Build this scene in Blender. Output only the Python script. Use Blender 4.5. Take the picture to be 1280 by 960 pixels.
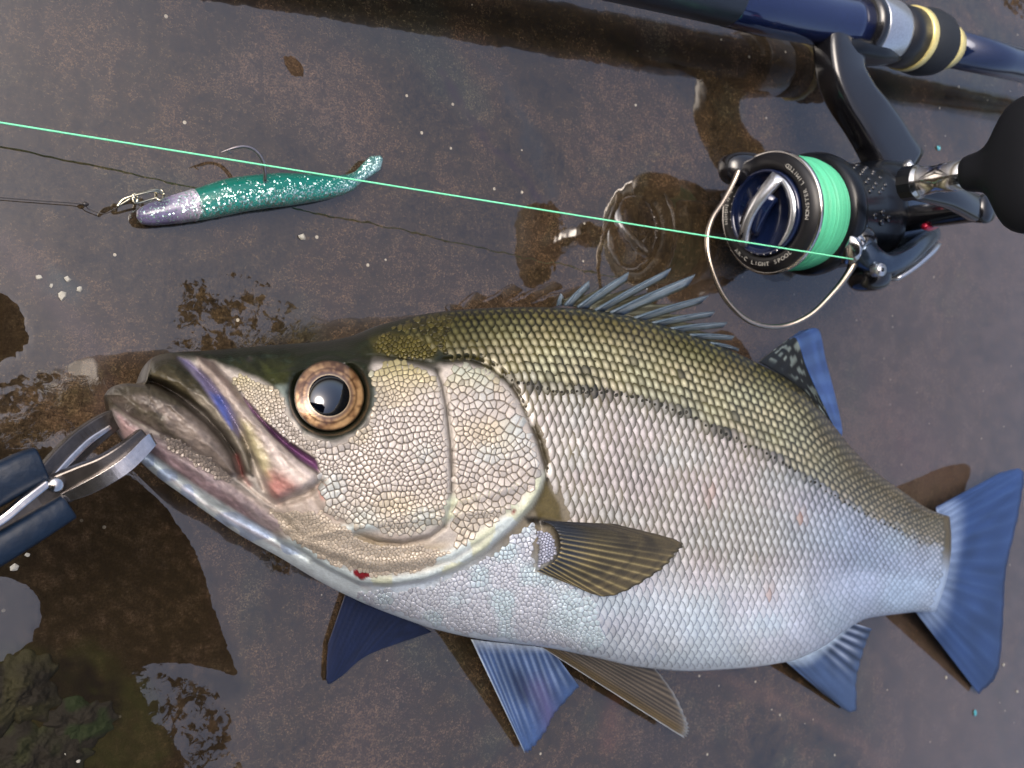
import bpy, math, random
import numpy as np
from mathutils import Matrix, Vector

random.seed(7); RNG = np.random.default_rng(7)
for o in list(bpy.data.objects): bpy.data.objects.remove(o)
SC = bpy.context.scene; COL = SC.collection

# ------------------------------------------------------------------ camera
FPX = 1200.0; NAD = (-232.0, 450.0); CH = 0.273          # focal length (px of a 1280 wide picture), nadir, height above the stone
_off = np.array([NAD[0] - 640, 480 - NAD[1]]); _d = np.hypot(*_off); _tau = math.atan(_d / FPX); _e = _off / _d
FW = np.array([math.sin(_tau), 0, -math.cos(_tau)]); _a = np.array([-math.cos(_tau), 0, -math.sin(_tau)]); _b = np.cross(-FW, _a)
CR = _e[0] * _a - _e[1] * _b; CU = _e[1] * _a + _e[0] * _b; CC = np.array([0, 0, CH])
cam_d = bpy.data.cameras.new('camera'); cam = bpy.data.objects.new('camera', cam_d); COL.objects.link(cam)
cam_d.sensor_fit = 'HORIZONTAL'; cam_d.sensor_width = 36; cam_d.lens = FPX / 1280 * 36
cam_d.clip_start = 0.01; cam_d.clip_end = 400
cam.matrix_world = Matrix(((CR[0], CU[0], -FW[0], 0), (CR[1], CU[1], -FW[1], 0), (CR[2], CU[2], -FW[2], CH), (0, 0, 0, 1)))
cam_d.dof.use_dof = True; cam_d.dof.focus_distance = 0.252; cam_d.dof.aperture_fstop = 30
SC.camera = cam

# ------------------------------------------------------------------ sky, sun, exposure
SUN_AZ, SUN_EL = math.radians(158), math.radians(58)       # azimuth measured from +X towards +Y
w = bpy.data.worlds.new('World'); SC.world = w; w.use_nodes = True
nt = w.node_tree; nt.nodes.clear()
sky = nt.nodes.new('ShaderNodeTexSky'); sky.sky_type = 'NISHITA'; sky.sun_disc = False
sky.sun_elevation = SUN_EL; sky.sun_rotation = math.radians(90) - SUN_AZ
sky.air_density = 0.8; sky.dust_density = 7.0; sky.ozone_density = 0.4; sky.altitude = 0
bg = nt.nodes.new('ShaderNodeBackground'); bg.inputs['Strength'].default_value = 0.15
wo = nt.nodes.new('ShaderNodeOutputWorld'); nt.links.new(sky.outputs[0], bg.inputs[0]); nt.links.new(bg.outputs[0], wo.inputs[0])
sun_d = bpy.data.lights.new('sun', 'SUN'); sun_d.energy = 1.2; sun_d.angle = math.radians(50); sun_d.color = (1, .96, .9)
sun = bpy.data.objects.new('sun', sun_d); COL.objects.link(sun)
_sd = Vector((math.cos(SUN_AZ) * math.cos(SUN_EL), math.sin(SUN_AZ) * math.cos(SUN_EL), math.sin(SUN_EL)))
sun.rotation_euler = _sd.to_track_quat('Z', 'Y').to_euler(); sun.location = _sd * 5
SC.view_settings.view_transform = 'Standard'; SC.view_settings.look = 'None'
SC.view_settings.exposure = 0.85; SC.view_settings.gamma = 1.0; SC.view_settings.use_curve_mapping = False

# ------------------------------------------------------------------ helpers
def P(x, y, z=0.0):
    """world point at height z that lies behind picture point x, y"""
    x = np.asarray(x, float); y = np.asarray(y, float); z = np.asarray(z, float)
    d = FPX * FW + (x - 640)[..., None] * CR - (y - 480)[..., None] * CU
    return CC + d * ((z - CH) / d[..., 2])[..., None]
def proj(p):
    d = np.asarray(p, float) - CC; k = FPX / (d @ FW)
    return 640 + k * (d @ CR), 480 - k * (d @ CU)
def lin(r, g=None, b=None):
    if g is None: r, g, b = r
    f = lambda c: (c / 255 / 12.92) if c / 255 <= .04045 else ((c / 255 + .055) / 1.055) ** 2.4
    return np.array([f(r), f(g), f(b)])
def sstep(a, b, x):
    t = np.clip((x - a) / (b - a), 0, 1); return t * t * (3 - 2 * t)
def mix(a, b, m): return a + (b - a) * m[..., None]
def poly_dist(px, py, pts, closed=False):
    pts = np.asarray(pts, float); n = len(pts); best = np.full(np.shape(px), 1e9)
    for i in range(n if closed else n - 1):
        a = pts[i]; b = pts[(i + 1) % n]; ab = b - a; L = max(ab @ ab, 1e-9)
        t = np.clip(((px - a[0]) * ab[0] + (py - a[1]) * ab[1]) / L, 0, 1)
        best = np.minimum(best, np.hypot(px - a[0] - t * ab[0], py - a[1] - t * ab[1]))
    return best
def inside(px, py, pts):
    pts = np.asarray(pts, float); n = len(pts); r = np.zeros(np.shape(px), bool)
    for i in range(n):
        (x1, y1), (x2, y2) = pts[i], pts[(i + 1) % n]
        if y1 == y2: continue
        c = ((y1 > py) != (y2 > py)) & (px < (x2 - x1) * (py - y1) / (y2 - y1) + x1); r ^= c
    return r
def sdf(px, py, pts):
    d = poly_dist(px, py, pts, True); return np.where(inside(px, py, pts), d, -d)
def pmask(px, py, pts, soft=2.0): return sstep(-soft, soft, sdf(px, py, pts))
def smooth(pts, n):
    """Catmull-Rom through control points (any dimension), n samples"""
    p = np.asarray(pts, float); q = np.vstack([2 * p[0] - p[1], p, 2 * p[-1] - p[-2]])
    u = np.linspace(0, len(p) - 1, n); i = np.minimum(u.astype(int), len(p) - 2); t = (u - i)[:, None]
    a, b, c, d = q[i], q[i + 1], q[i + 2], q[i + 3]
    return .5 * (2 * b + (c - a) * t + (2 * a - 5 * b + 4 * c - d) * t ** 2 + (3 * b - a - 3 * c + d) * t ** 3)
def vnoise(x, y, seed=0):
    def h(i, j):
        n = (i * 374761393 + j * 668265263 + seed * 1442695041) & 0x7fffffff
        n = ((n ^ (n >> 13)) * 1274126177) & 0x7fffffff
        return ((n ^ (n >> 16)) & 0xffff) / 65535.0
    xi = np.floor(x).astype(np.int64); yi = np.floor(y).astype(np.int64); fx = x - xi; fy = y - yi
    fx = fx * fx * (3 - 2 * fx); fy = fy * fy * (3 - 2 * fy)
    return (h(xi, yi) * (1 - fx) + h(xi + 1, yi) * fx) * (1 - fy) + (h(xi, yi + 1) * (1 - fx) + h(xi + 1, yi + 1) * fx) * fy

def raw(name, V, F, mat, parent=None, smooth_=True, col=None, extra=None):
    """one mesh object; V world verts; parent's location is taken off so parts are local to their thing"""
    V = np.asarray(V, float).reshape(-1, 3)
    off = np.zeros(3); p = parent
    while p is not None: off += np.array(p.location); p = p.parent
    me = bpy.data.meshes.new(name); me.from_pydata((V - off).tolist(), [], [list(map(int, f)) for f in F])
    if smooth_: me.polygons.foreach_set('use_smooth', [True] * len(me.polygons))
    if col is not None:
        a = me.color_attributes.new('Col', 'FLOAT_COLOR', 'POINT')
        c = np.ones((len(V), 4)); c[:, :3] = col; a.data.foreach_set('color', c.ravel())
    for k, v in (extra or {}).items():
        a = me.attributes.new(k, 'FLOAT', 'POINT'); a.data.foreach_set('value', np.asarray(v, float).ravel())
    me.materials.append(mat); me.validate(); me.update()
    o = bpy.data.objects.new(name, me); COL.objects.link(o)
    if parent is not None: o.parent = parent
    return o
def thing(name, loc, label, cat, group=None):
    o = bpy.data.objects.new(name, None); COL.objects.link(o); o.location = tuple(loc); o.empty_display_size = .01
    o['label'] = label; o['category'] = cat
    if group: o['group'] = group
    return o
def tag(o, label=None, cat=None, group=None, kind=None):
    if label: o['label'] = label
    if cat: o['category'] = cat
    if group: o['group'] = group
    if kind: o['kind'] = kind
    return o
def grid_faces(n, m, wrap=False, base=0):
    i = np.arange(n - 1)[:, None]; j = np.arange(m if wrap else m - 1)[None, :]; j2 = (j + 1) % m
    return (base + np.stack([i * m + j, i * m + j2, (i + 1) * m + j2, (i + 1) * m + j], -1)).reshape(-1, 4).tolist()
def frames(path):
    path = np.asarray(path, float); t = np.gradient(path, axis=0); return t / np.linalg.norm(t, axis=1)[:, None]
def sweep(path, wid, thk, n=16, expo=2.0, up=(0, 0, 1), rect=False):
    """tube with a super-elliptic section: wid = half width sideways, thk = half height"""
    path = np.asarray(path, float); k = len(path); wid = np.broadcast_to(wid, k); thk = np.broadcast_to(thk, k)
    t = frames(path); up = np.array(up, float); s = np.cross(t, up); s /= np.maximum(np.linalg.norm(s, axis=1)[:, None], 1e-9); u = np.cross(s, t)
    a = np.linspace(0, 2 * math.pi, n, endpoint=False); ca = np.sign(np.cos(a)) * abs(np.cos(a)) ** (2 / expo); sa = np.sign(np.sin(a)) * abs(np.sin(a)) ** (2 / expo)
    if rect: n = 4; ca = np.array([1., -1, -1, 1]); sa = np.array([1., 1, -1, -1])
    V = path[:, None] + s[:, None] * (ca[None, :, None] * wid[:, None, None]) + u[:, None] * (sa[None, :, None] * thk[:, None, None])
    F = grid_faces(k, n, True); F.append(list(range(n))[::-1]); F.append([(k - 1) * n + i for i in range(n)])
    return V.reshape(-1, 3), F
def tube(path, r, n=8): return sweep(path, r, r, n, 2.0, up=(.03, .05, 1))
def lathe(prof, org, ax, n=48, cap=True):
    """prof: (distance along axis, radius)"""
    ax = np.array(ax, float); ax /= np.linalg.norm(ax); e = np.cross(ax, [0, 0, 1.0]) if abs(ax[2]) < .9 else np.cross(ax, [1.0, 0, 0]); e /= np.linalg.norm(e); g = np.cross(ax, e)
    a = np.linspace(0, 2 * math.pi, n, endpoint=False); c = np.cos(a)[:, None] * e + np.sin(a)[:, None] * g
    V = np.array([np.asarray(org) + ax * d + c * r for d, r in prof]).reshape(-1, 3); F = grid_faces(len(prof), n, True)
    if cap:
        F.append(list(range(n))[::-1]); F.append([(len(prof) - 1) * n + i for i in range(n)])
    return V, F
def join(*parts):
    V = []; F = []; b = 0
    for v, f in parts:
        v = np.asarray(v).reshape(-1, 3); V.append(v); F += [[i + b for i in q] for q in f]; b += len(v)
    return np.vstack(V), F
def box(c, ax, ay, az):
    c, ax, ay, az = map(np.asarray, (c, ax, ay, az))
    V = [c + sx * ax + sy * ay + sz * az for sx in (-1, 1) for sy in (-1, 1) for sz in (-1, 1)]
    return np.array(V), [[0, 1, 3, 2], [4, 6, 7, 5], [0, 4, 5, 1], [2, 3, 7, 6], [0, 2, 6, 4], [1, 5, 7, 3]]
def bevel(o, w=.0006, seg=2):
    m = o.modifiers.new('bevel', 'BEVEL'); m.width = w; m.segments = seg; m.limit_method = 'ANGLE'; m.angle_limit = math.radians(40)
    return o

# ------------------------------------------------------------------ materials
def mat(name, color=(.5, .5, .5), rough=.5, metal=0., coat=0., coat_r=.05, coat_ior=1.5, spec=.5, attr=False, bump=None, alpha=None, extra=None):
    m = bpy.data.materials.new(name); m.use_nodes = True; t = m.node_tree; b = t.nodes['Principled BSDF']
    b.inputs['Base Color'].default_value = (*color, 1); b.inputs['Roughness'].default_value = rough; b.inputs['Metallic'].default_value = metal
    b.inputs['Coat Weight'].default_value = coat; b.inputs['Coat Roughness'].default_value = coat_r; b.inputs['Coat IOR'].default_value = coat_ior
    b.inputs['Specular IOR Level'].default_value = spec
    if alpha is not None: b.inputs['Alpha'].default_value = alpha
    N = t.nodes; L = t.links
    tc = N.new('ShaderNodeTexCoord')
    n = N.new('ShaderNodeTexNoise'); n.inputs['Scale'].default_value = (bump or (900, 0))[0]; n.inputs['Detail'].default_value = 4
    L.new(tc.outputs['Object'], n.inputs['Vector'])
    src = None
    if attr:
        a = N.new('ShaderNodeAttribute'); a.attribute_name = 'Col'; src = a.outputs['Color']
    # gentle tonal variation so that nothing is perfectly even
    mx = N.new('ShaderNodeMix'); mx.data_type = 'RGBA'; mx.blend_type = 'MULTIPLY'; mx.inputs[0].default_value = 1
    rr = N.new('ShaderNodeMapRange'); rr.inputs[1].default_value = .3; rr.inputs[2].default_value = .7; rr.inputs[3].default_value = .86; rr.inputs[4].default_value = 1.1
    L.new(n.outputs['Fac'], rr.inputs[0]); cb = N.new('ShaderNodeCombineColor')
    for k in range(3): L.new(rr.outputs[0], cb.inputs[k])
    if src: L.new(src, mx.inputs[6])
    else: mx.inputs[6].default_value = (*color, 1)
    L.new(cb.outputs[0], mx.inputs[7]); L.new(mx.outputs[2], b.inputs['Base Color'])
    if bump:
        bp = N.new('ShaderNodeBump'); bp.inputs['Strength'].default_value = bump[1]; bp.inputs['Distance'].default_value = bump[2] if len(bump) > 2 else .0003
        L.new(n.outputs['Fac'], bp.inputs['Height']); L.new(bp.outputs[0], b.inputs['Normal'])
    m['bsdf'] = b.name
    return m

def ground_material():
    m = bpy.data.materials.new('wet_stone'); m.use_nodes = True; t = m.node_tree; N = t.nodes; L = t.links; b = N['Principled BSDF']
    tc = N.new('ShaderNodeTexCoord').outputs['Object']
    def noise(s, d=5, r=.6, dist=0):
        n = N.new('ShaderNodeTexNoise'); n.inputs['Scale'].default_value = s; n.inputs['Detail'].default_value = d; n.inputs['Roughness'].default_value = r
        n.inputs['Distortion'].default_value = dist; L.new(tc, n.inputs['Vector']); return n.outputs['Fac']
    def ramp(f, stops, interp='LINEAR'):
        r = N.new('ShaderNodeValToRGB'); r.color_ramp.interpolation = interp; e = r.color_ramp.elements
        while len(e) < len(stops): e.new(.5)
        for q, (p, c) in zip(e, stops): q.position = p; q.color = (*c, 1) if len(c) == 3 else c
        L.new(f, r.inputs[0]); return r.outputs[0]
    def mixc(a, b_, f, mode='MIX'):
        x = N.new('ShaderNodeMix'); x.data_type = 'RGBA'; x.blend_type = mode
        for s, v in ((0, f), (6, a), (7, b_)):
            if hasattr(v, 'links') or hasattr(v, 'is_linked'): L.new(v, x.inputs[s])
            else: x.inputs[s].default_value = v if s == 0 else (*v, 1)
        return x.outputs[2]
    def mth(op, a, b_=None, c=None, clamp=False):
        x = N.new('ShaderNodeMath'); x.operation = op; x.use_clamp = clamp
        for i, v in enumerate((a, b_, c)):
            if v is None: continue
            if hasattr(v, 'is_linked'): L.new(v, x.inputs[i])
            else: x.inputs[i].default_value = v
        return x.outputs[0]
    base = ramp(noise(26, 6, .62, .6), [(.30, (.015, .010, .0050)), (.48, (.028, .0185, .0090)), (.62, (.044, .027, .0145)), (.75, (.036, .028, .013))])
    base = mixc(base, (.062, .042, .032), mth('MULTIPLY', ramp(noise(9, 4, .6), [(.5, (0, 0, 0)), (.68, (1, 1, 1))]), .4))
    base = mixc(base, (.030, .034, .022), mth('MULTIPLY', ramp(noise(14, 4, .55, .3), [(.55, (0, 0, 0)), (.7, (1, 1, 1))]), .6))
    gr = ramp(noise(700, 5, .75), [(.28, (.36, .36, .36)), (.5, (1, 1, 1)), (.72, (1.9, 1.95, 2.0))]); base = mixc(base, gr, 1.0, 'MULTIPLY')
    g2 = ramp(noise(190, 5, .7), [(.30, (.5, .5, .52)), (.5, (1, 1, 1)), (.72, (1.6, 1.56, 1.48))]); base = mixc(base, g2, 1.0, 'MULTIPLY')
    g3 = ramp(noise(1500, 4, .8), [(.30, (.30, .30, .30)), (.5, (1, 1, 1)), (.70, (2.2, 2.3, 2.45))]); base = mixc(base, g3, 1.0, 'MULTIPLY')
    vo = N.new('ShaderNodeTexVoronoi'); vo.inputs['Scale'].default_value = 170; L.new(tc, vo.inputs['Vector'])
    s0 = N.new('ShaderNodeSeparateColor'); L.new(vo.outputs['Color'], s0.inputs[0])
    spk = mth('MULTIPLY', mth('LESS_THAN', vo.outputs['Distance'], .09), mth('GREATER_THAN', s0.outputs[0], .86))
    base = mixc(base, (.42, .38, .30), mth('MULTIPLY', spk, .8))
    vd = N.new('ShaderNodeTexVoronoi'); vd.inputs['Scale'].default_value = 95; L.new(tc, vd.inputs['Vector'])
    sp = N.new('ShaderNodeSeparateColor'); L.new(vd.outputs['Color'], sp.inputs[0])
    pit = mth('MULTIPLY', mth('LESS_THAN', vd.outputs['Distance'], .13), mth('GREATER_THAN', sp.outputs[1], .82)); base = mixc(base, (.010, .008, .006), mth('MULTIPLY', pit, .7))
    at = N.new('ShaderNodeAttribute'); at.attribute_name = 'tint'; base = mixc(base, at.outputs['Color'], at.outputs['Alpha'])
    L.new(base, b.inputs['Base Color'])
    # water film: the attribute says where the stone lies under a continuous film, half values break up into wet dots
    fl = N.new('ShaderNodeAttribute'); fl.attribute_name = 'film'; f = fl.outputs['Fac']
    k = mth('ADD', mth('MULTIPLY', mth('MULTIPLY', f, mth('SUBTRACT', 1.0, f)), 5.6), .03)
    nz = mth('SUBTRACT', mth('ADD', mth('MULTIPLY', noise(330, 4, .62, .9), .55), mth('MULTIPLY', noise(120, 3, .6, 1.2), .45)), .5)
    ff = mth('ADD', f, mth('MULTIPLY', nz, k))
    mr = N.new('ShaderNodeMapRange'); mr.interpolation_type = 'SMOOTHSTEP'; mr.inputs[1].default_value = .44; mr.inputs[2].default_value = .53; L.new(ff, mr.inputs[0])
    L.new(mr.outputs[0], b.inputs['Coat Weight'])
    b.inputs['Coat IOR'].default_value = 2.0; b.inputs['Coat Roughness'].default_value = .012
    b.inputs['Roughness'].default_value = .8; b.inputs['Specular IOR Level'].default_value = .08
    bp = N.new('ShaderNodeBump'); bp.inputs['Strength'].default_value = .55; bp.inputs['Distance'].default_value = .0011; L.new(noise(420, 6, .7), bp.inputs['Height']); L.new(bp.outputs[0], b.inputs['Normal'])
    # lens of water: nearly flat, a few lazy swells, beads in the broken patches
    cb = N.new('ShaderNodeBump'); cb.inputs['Strength'].default_value = .10; cb.inputs['Distance'].default_value = .0022; L.new(noise(46, 3, .5), cb.inputs['Height'])
    c2 = N.new('ShaderNodeBump'); c2.inputs['Distance'].default_value = .0012; L.new(mth('MULTIPLY', ff, 1.0), c2.inputs['Height']); c2.inputs['Strength'].default_value = .10
    L.new(cb.outputs[0], c2.inputs['Normal']); L.new(c2.outputs[0], b.inputs['Coat Normal'])
    return m

M = {}
M['ground'] = ground_material()
M['skin'] = mat('fish_skin', attr=True, rough=.42, metal=.0, coat=.4, coat_r=.14, coat_ior=1.36, spec=.22, bump=(1300, .4, .0004))
M['scale'] = mat('fish_scale', attr=True, rough=.34, metal=.10, coat=.35, coat_r=.16, coat_ior=1.38, spec=.3, bump=(2500, .15, .0001))
M['fin'] = mat('fin_membrane', attr=True, rough=.5, coat=.25, coat_r=.2, coat_ior=1.34, spec=.25, bump=(1300, .35, .0002))
M['line'] = mat('braid_green', lin(120, 225, 175), .5, bump=(4000, .3, .0001))
M['spoolline'] = mat('wound_braid', attr=True, rough=.45, bump=(3000, .3, .0001))
M['black'] = mat('black_gloss', (.006, .006, .008), .22, coat=.6, coat_r=.06)
M['black_matt'] = mat('black_matt', (.004, .004, .006), .42, bump=(1600, .12, .0001))
M['knob'] = mat('knob_rubber', (.004, .005, .008), .62, spec=.25, bump=(1500, .15, .0001))
M['gunmetal'] = mat('gunmetal_paint', (.003, .004, .0065), .34, metal=.0, coat=.22, coat_r=.12, spec=.25)
M['bluegrey'] = mat('blue_grey_metal', (.06, .085, .125), .26, metal=.8, coat=.3)
M['chrome'] = mat('chrome', (.62, .60, .58), .16, metal=1., bump=(900, .05, .0001))
M['silver'] = mat('brushed_silver', (.62, .64, .68), .28, metal=.9, bump=(1200, .08, .0001))
M['wire'] = mat('bail_wire', (.40, .34, .28), .22, metal=1.)
M['navy'] = mat('navy_anodised', (.006, .012, .045), .16, metal=.25, coat=.8, coat_r=.04)
M['seat'] = mat('seat_blue', (.010, .019, .075), .14, metal=.3, coat=.9, coat_r=.04)
M['blank'] = mat('rod_blank', (.008, .016, .055), .13, metal=.25, coat=1., coat_r=.03)
M['eva'] = mat('eva_grip', (.013, .017, .024), .75, spec=.3, bump=(2200, .4, .0002))
M['grip'] = mat('fore_grip', (.008, .012, .022), .45, coat=.3, coat_r=.2)
M['yellow'] = mat('yellow_ring', lin(222, 208, 140), .3, metal=.35, coat=.4)
M['red'] = mat('red_ring', (.55, .012, .05), .3, metal=.4, coat=.5)
M['white'] = mat('white_print', (.42, .41, .38), .5)
M['steel'] = mat('grip_steel', (.66, .63, .62), .2, metal=1., bump=(700, .12, .0002))
M['steel_dark'] = mat('grip_steel_dark', (.10, .09, .085), .26, metal=.9, bump=(700, .15, .0002))
M['sleeve'] = mat('blue_sleeve', (.004, .011, .026), .5, metal=.0, coat=.1, coat_r=.3, spec=.2, bump=(420, .5, .0006))
M['hook'] = mat('hook_wire', (.42, .37, .36), .3, metal=1.)
M['snap'] = mat('snap_wire', (.50, .47, .36), .22, metal=1.)
M['leader'] = mat('leader_line', (.03, .028, .03), .3)
M['pupil'] = mat('eye_pupil', (.001, .0015, .004), .04, coat=1., coat_r=.01, coat_ior=2.1)
M['eye'] = mat('eye_iris', attr=True, rough=.3, metal=.35, coat=.9, coat_r=.04, coat_ior=1.4, bump=(1300, .35, .0003))
M['chip'] = mat('shell_chip', (.34, .33, .29), .45, bump=(900, .4, .0004))
M['teal_chip'] = mat('teal_fleck', (.10, .42, .48), .25, metal=.5, coat=.5)
M['rock'] = mat('mossy_rock', attr=True, rough=.8, spec=.2, bump=(340, .8, .0012))
M['leafmass'] = mat('tree_leaves', (.012, .020, .008), .6)

def lure_material():
    m = mat('lure_glitter', attr=True, rough=.3, coat=.8, coat_r=.06, coat_ior=1.4); t = m.node_tree; N = t.nodes; L = t.links; b = N['Principled BSDF']
    tc = N.new('ShaderNodeTexCoord'); v = N.new('ShaderNodeTexVoronoi'); v.inputs['Scale'].default_value = 2600; L.new(tc.outputs['Object'], v.inputs['Vector'])
    s = N.new('ShaderNodeSeparateColor'); L.new(v.outputs['Color'], s.inputs[0])
    ga = N.new('ShaderNodeAttribute'); ga.attribute_name = 'glit'
    g = N.new('ShaderNodeMath'); g.operation = 'LESS_THAN'; L.new(s.outputs[0], g.inputs[0]); L.new(ga.outputs['Fac'], g.inputs[1])
    mx = N.new('ShaderNodeMix'); mx.data_type = 'RGBA'; old = b.inputs['Base Color'].links[0].from_socket
    L.new(g.outputs[0], mx.inputs[0]); L.new(old, mx.inputs[6]); mx.inputs[7].default_value = (.42, .62, .60, 1); L.new(mx.outputs[2], b.inputs['Base Color'])
    mm = N.new('ShaderNodeMath'); mm.operation = 'MULTIPLY'; mm.inputs[1].default_value = .8; L.new(g.outputs[0], mm.inputs[0]); L.new(mm.outputs[0], b.inputs['Metallic'])
    # each flake lies at its own tilt
    nm = N.new('ShaderNodeVectorMath'); nm.operation = 'SUBTRACT'; L.new(v.outputs['Color'], nm.inputs[0]); nm.inputs[1].default_value = (.5, .5, .5)
    sc = N.new('ShaderNodeVectorMath'); sc.operation = 'SCALE'; L.new(nm.outputs[0], sc.inputs[0])
    sm = N.new('ShaderNodeMath'); sm.operation = 'MULTIPLY'; sm.inputs[1].default_value = .9; L.new(g.outputs[0], sm.inputs[0]); L.new(sm.outputs[0], sc.inputs['Scale'])
    ge = N.new('ShaderNodeNewGeometry'); ad = N.new('ShaderNodeVectorMath'); ad.operation = 'ADD'; L.new(ge.outputs['Normal'], ad.inputs[0]); L.new(sc.outputs[0], ad.inputs[1])
    no = N.new('ShaderNodeVectorMath'); no.operation = 'NORMALIZE'; L.new(ad.outputs[0], no.inputs[0]); L.new(no.outputs[0], b.inputs['Normal'])
    return m
M['lure'] = lure_material()

# ------------------------------------------------------------------ the stone, with its film of water
def build_ground():
    def axis(a, b, step, far):
        c = np.arange(a, b, step); g = step; out = [c]; hi = [c[-1]]; lo = [c[0]]
        while hi[-1] < far:
            g *= 1.25; hi.append(hi[-1] + g); lo.append(lo[-1] - g)
        return np.concatenate([np.array(lo[1:])[::-1], c, np.array(hi[1:])])
    X = axis(-.02, .62, .0016, 90); Y = axis(-.20, .26, .0016, 90)
    gx, gy = np.meshgrid(X, Y, indexing='ij'); V = np.stack([gx, gy, np.zeros_like(gx)], -1).reshape(-1, 3)
    d = V - CC; dep = d @ FW; ok = dep > .02; k = np.where(ok, FPX / np.maximum(dep, .02), 0)
    px = np.where(ok, 640 + k * (d @ CR), -9999); py = np.where(ok, 480 - k * (d @ CU), -9999)
    film = np.ones(len(V)); tint = np.zeros((len(V), 4))
    near = (px > -300) & (px < 1600) & (py > -300) & (py < 1300)
    x = px[near]; y = py[near]; f = np.ones(len(x))
    wob = lambda s, a, sd: (vnoise(x / s, y / s, sd) - .5) * a
    def cut(poly, val, soft=5, wa=14, ws=30, sd=1):
        nonlocal f
        m = sstep(-soft, soft, sdf(x + wob(ws, wa, sd), y + wob(ws, wa, sd + 9), poly)); f = f + (val - f) * m
    cut([(-120, 560), (60, 560), (150, 585), (213, 640), (243, 690), (270, 760), (297, 845), (270, 838), (240, 830), (205, 828), (184, 836), (172, 852), (180, 880), (205, 905), (225, 940), (235, 1000), (-120, 1000)], 0, 6, 5)  # film left out in the outline of the angler's dark reflection
    cut([(160, 838), (205, 830), (250, 842), (290, 870), (300, 920), (315, 1000), (235, 1000), (215, 930), (180, 880)], .50, 12, 26)
    cut([(-60, 728), (8, 722), (30, 728), (49, 748), (52, 772), (40, 805), (12, 826), (-60, 832)], 1, 4, 8)
    cut([(-40, 352), (8, 366), (28, 392), (38, 425), (30, 440), (0, 450), (-40, 452)], 0, 4, 5)
    cut([(-40, 480), (20, 470), (60, 462), (105, 472), (150, 478), (155, 515), (110, 545), (60, 552), (-40, 560)], .47, 9, 22)
    cut([(214, 348), (250, 332), (300, 330), (345, 340), (385, 372), (402, 405), (402, 440), (216, 440)], .54, 12, 18, 22)
    cut([(225, 390), (262, 385), (300, 395), (330, 400), (372, 405), (395, 395), (402, 440), (216, 440)], .46, 9, 14, 22)
    cut([(357, 72), (367, 69), (376, 78), (379, 92), (372, 98), (362, 90), (357, 82)], 0, 2, 2)
    cut([(1205, -60), (1240, -10), (1262, 22), (1300, 30), (1400, 0), (1400, -60)], .45, 12, 20)
    cut([(330, 690), (350, 684), (372, 700), (360, 722), (345, 724)], .5, 5, 6)
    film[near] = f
    # stone colour: a painted reflection, rusty seams, a darker vein, green algae in the corner
    tn = np.zeros((len(x), 4))
    def stain_or_reflection(poly_or_line, color, a, wd=6, closed=True, sd=3, wa=14):
        nonlocal tn
        xx = x + wob(26, wa, sd); yy = y + wob(26, wa, sd + 5)
        m = (sstep(-wd, wd, sdf(xx, yy, poly_or_line)) if closed else np.exp(-(poly_dist(xx, yy, poly_or_line) / wd) ** 2)) * a * (.45 + .8 * vnoise(x / 9, y / 9, sd + 2))
        m = np.clip(m, 0, .9); na = m + tn[:, 3] * (1 - m); c = np.array(color)
        tn[:, :3] = np.where(na[:, None] > 1e-4, (c * m[:, None] + tn[:, :3] * (tn[:, 3] * (1 - m))[:, None]) / np.maximum(na, 1e-4)[:, None], 0); tn[:, 3] = na
    stain_or_reflection([(-120, 545), (60, 550), (150, 580), (213, 632), (250, 690), (280, 760), (310, 850), (290, 900), (260, 1000), (-120, 1000)], (.0105, .0068, .0030), .95, 16, True, 13, 20)  # angler's dark reflection painted into the stone colour
    stain_or_reflection([(-40, 350), (10, 364), (40, 425), (30, 442), (-40, 455)], (.014, .008, .003), .7, 6, True, 17, 4)
    stain_or_reflection([(552, 88), (575, 130), (590, 150), (612, 180), (650, 215), (672, 250)], (.020, .010, .012), .75, 6, False)
    stain_or_reflection([(600, 60), (640, 120), (660, 165), (690, 240)], (.015, .018, .020), .5, 9, False, 11)
    stain_or_reflection([(760, 930), (780, 830), (800, 800)], (.085, .040, .025), .5, 12, False, 21)
    stain_or_reflection([(870, 830), (960, 870), (1080, 930), (1120, 965)], (.080, .045, .028), .55, 9, False, 31)
    stain_or_reflection([(1090, 780), (1115, 830), (1135, 900), (1140, 965)], (.014, .012, .010), .6, 16, False, 41)
    stain_or_reflection([(1130, 800), (1180, 850), (1280, 900), (1280, 965), (1150, 965)], (.075, .052, .036), .35, 20, True, 51)
    stain_or_reflection([(1090, 480), (1180, 540), (1200, 600), (1120, 600)], (.085, .040, .040), .35, 30, True, 61)
    stain_or_reflection([(860, 380), (1000, 330), (1400, 100), (1400, 1000), (1100, 1000), (1060, 800), (1000, 560)], (.072, .050, .038), .62, 60, True, 63, 60)
    stain_or_reflection([(-30, 820), (120, 800), (210, 880), (200, 970), (-30, 970)], (.020, .022, .006), .45, 14, True, 71, 30)
    stain_or_reflection([(50, 800), (140, 850), (150, 900), (80, 965), (60, 900)], (.006, .004, .003), .8, 10, True, 81, 30)
    stain_or_reflection([(0, 300), (110, 420), (140, 520)], (.060, .040, .036), .45, 18, False, 91)
    stain_or_reflection([(60, 330), (90, 345), (110, 370), (90, 380), (60, 360)], (.030, .045, .045), .5, 8, True, 95)
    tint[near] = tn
    F = grid_faces(len(X), len(Y))
    me = bpy.data.meshes.new('ground'); me.from_pydata(V.tolist(), [], [q[::-1] for q in F])
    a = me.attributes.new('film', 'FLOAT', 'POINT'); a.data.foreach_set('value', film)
    a = me.color_attributes.new('tint', 'FLOAT_COLOR', 'POINT'); a.data.foreach_set('color', tint.ravel())
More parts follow.
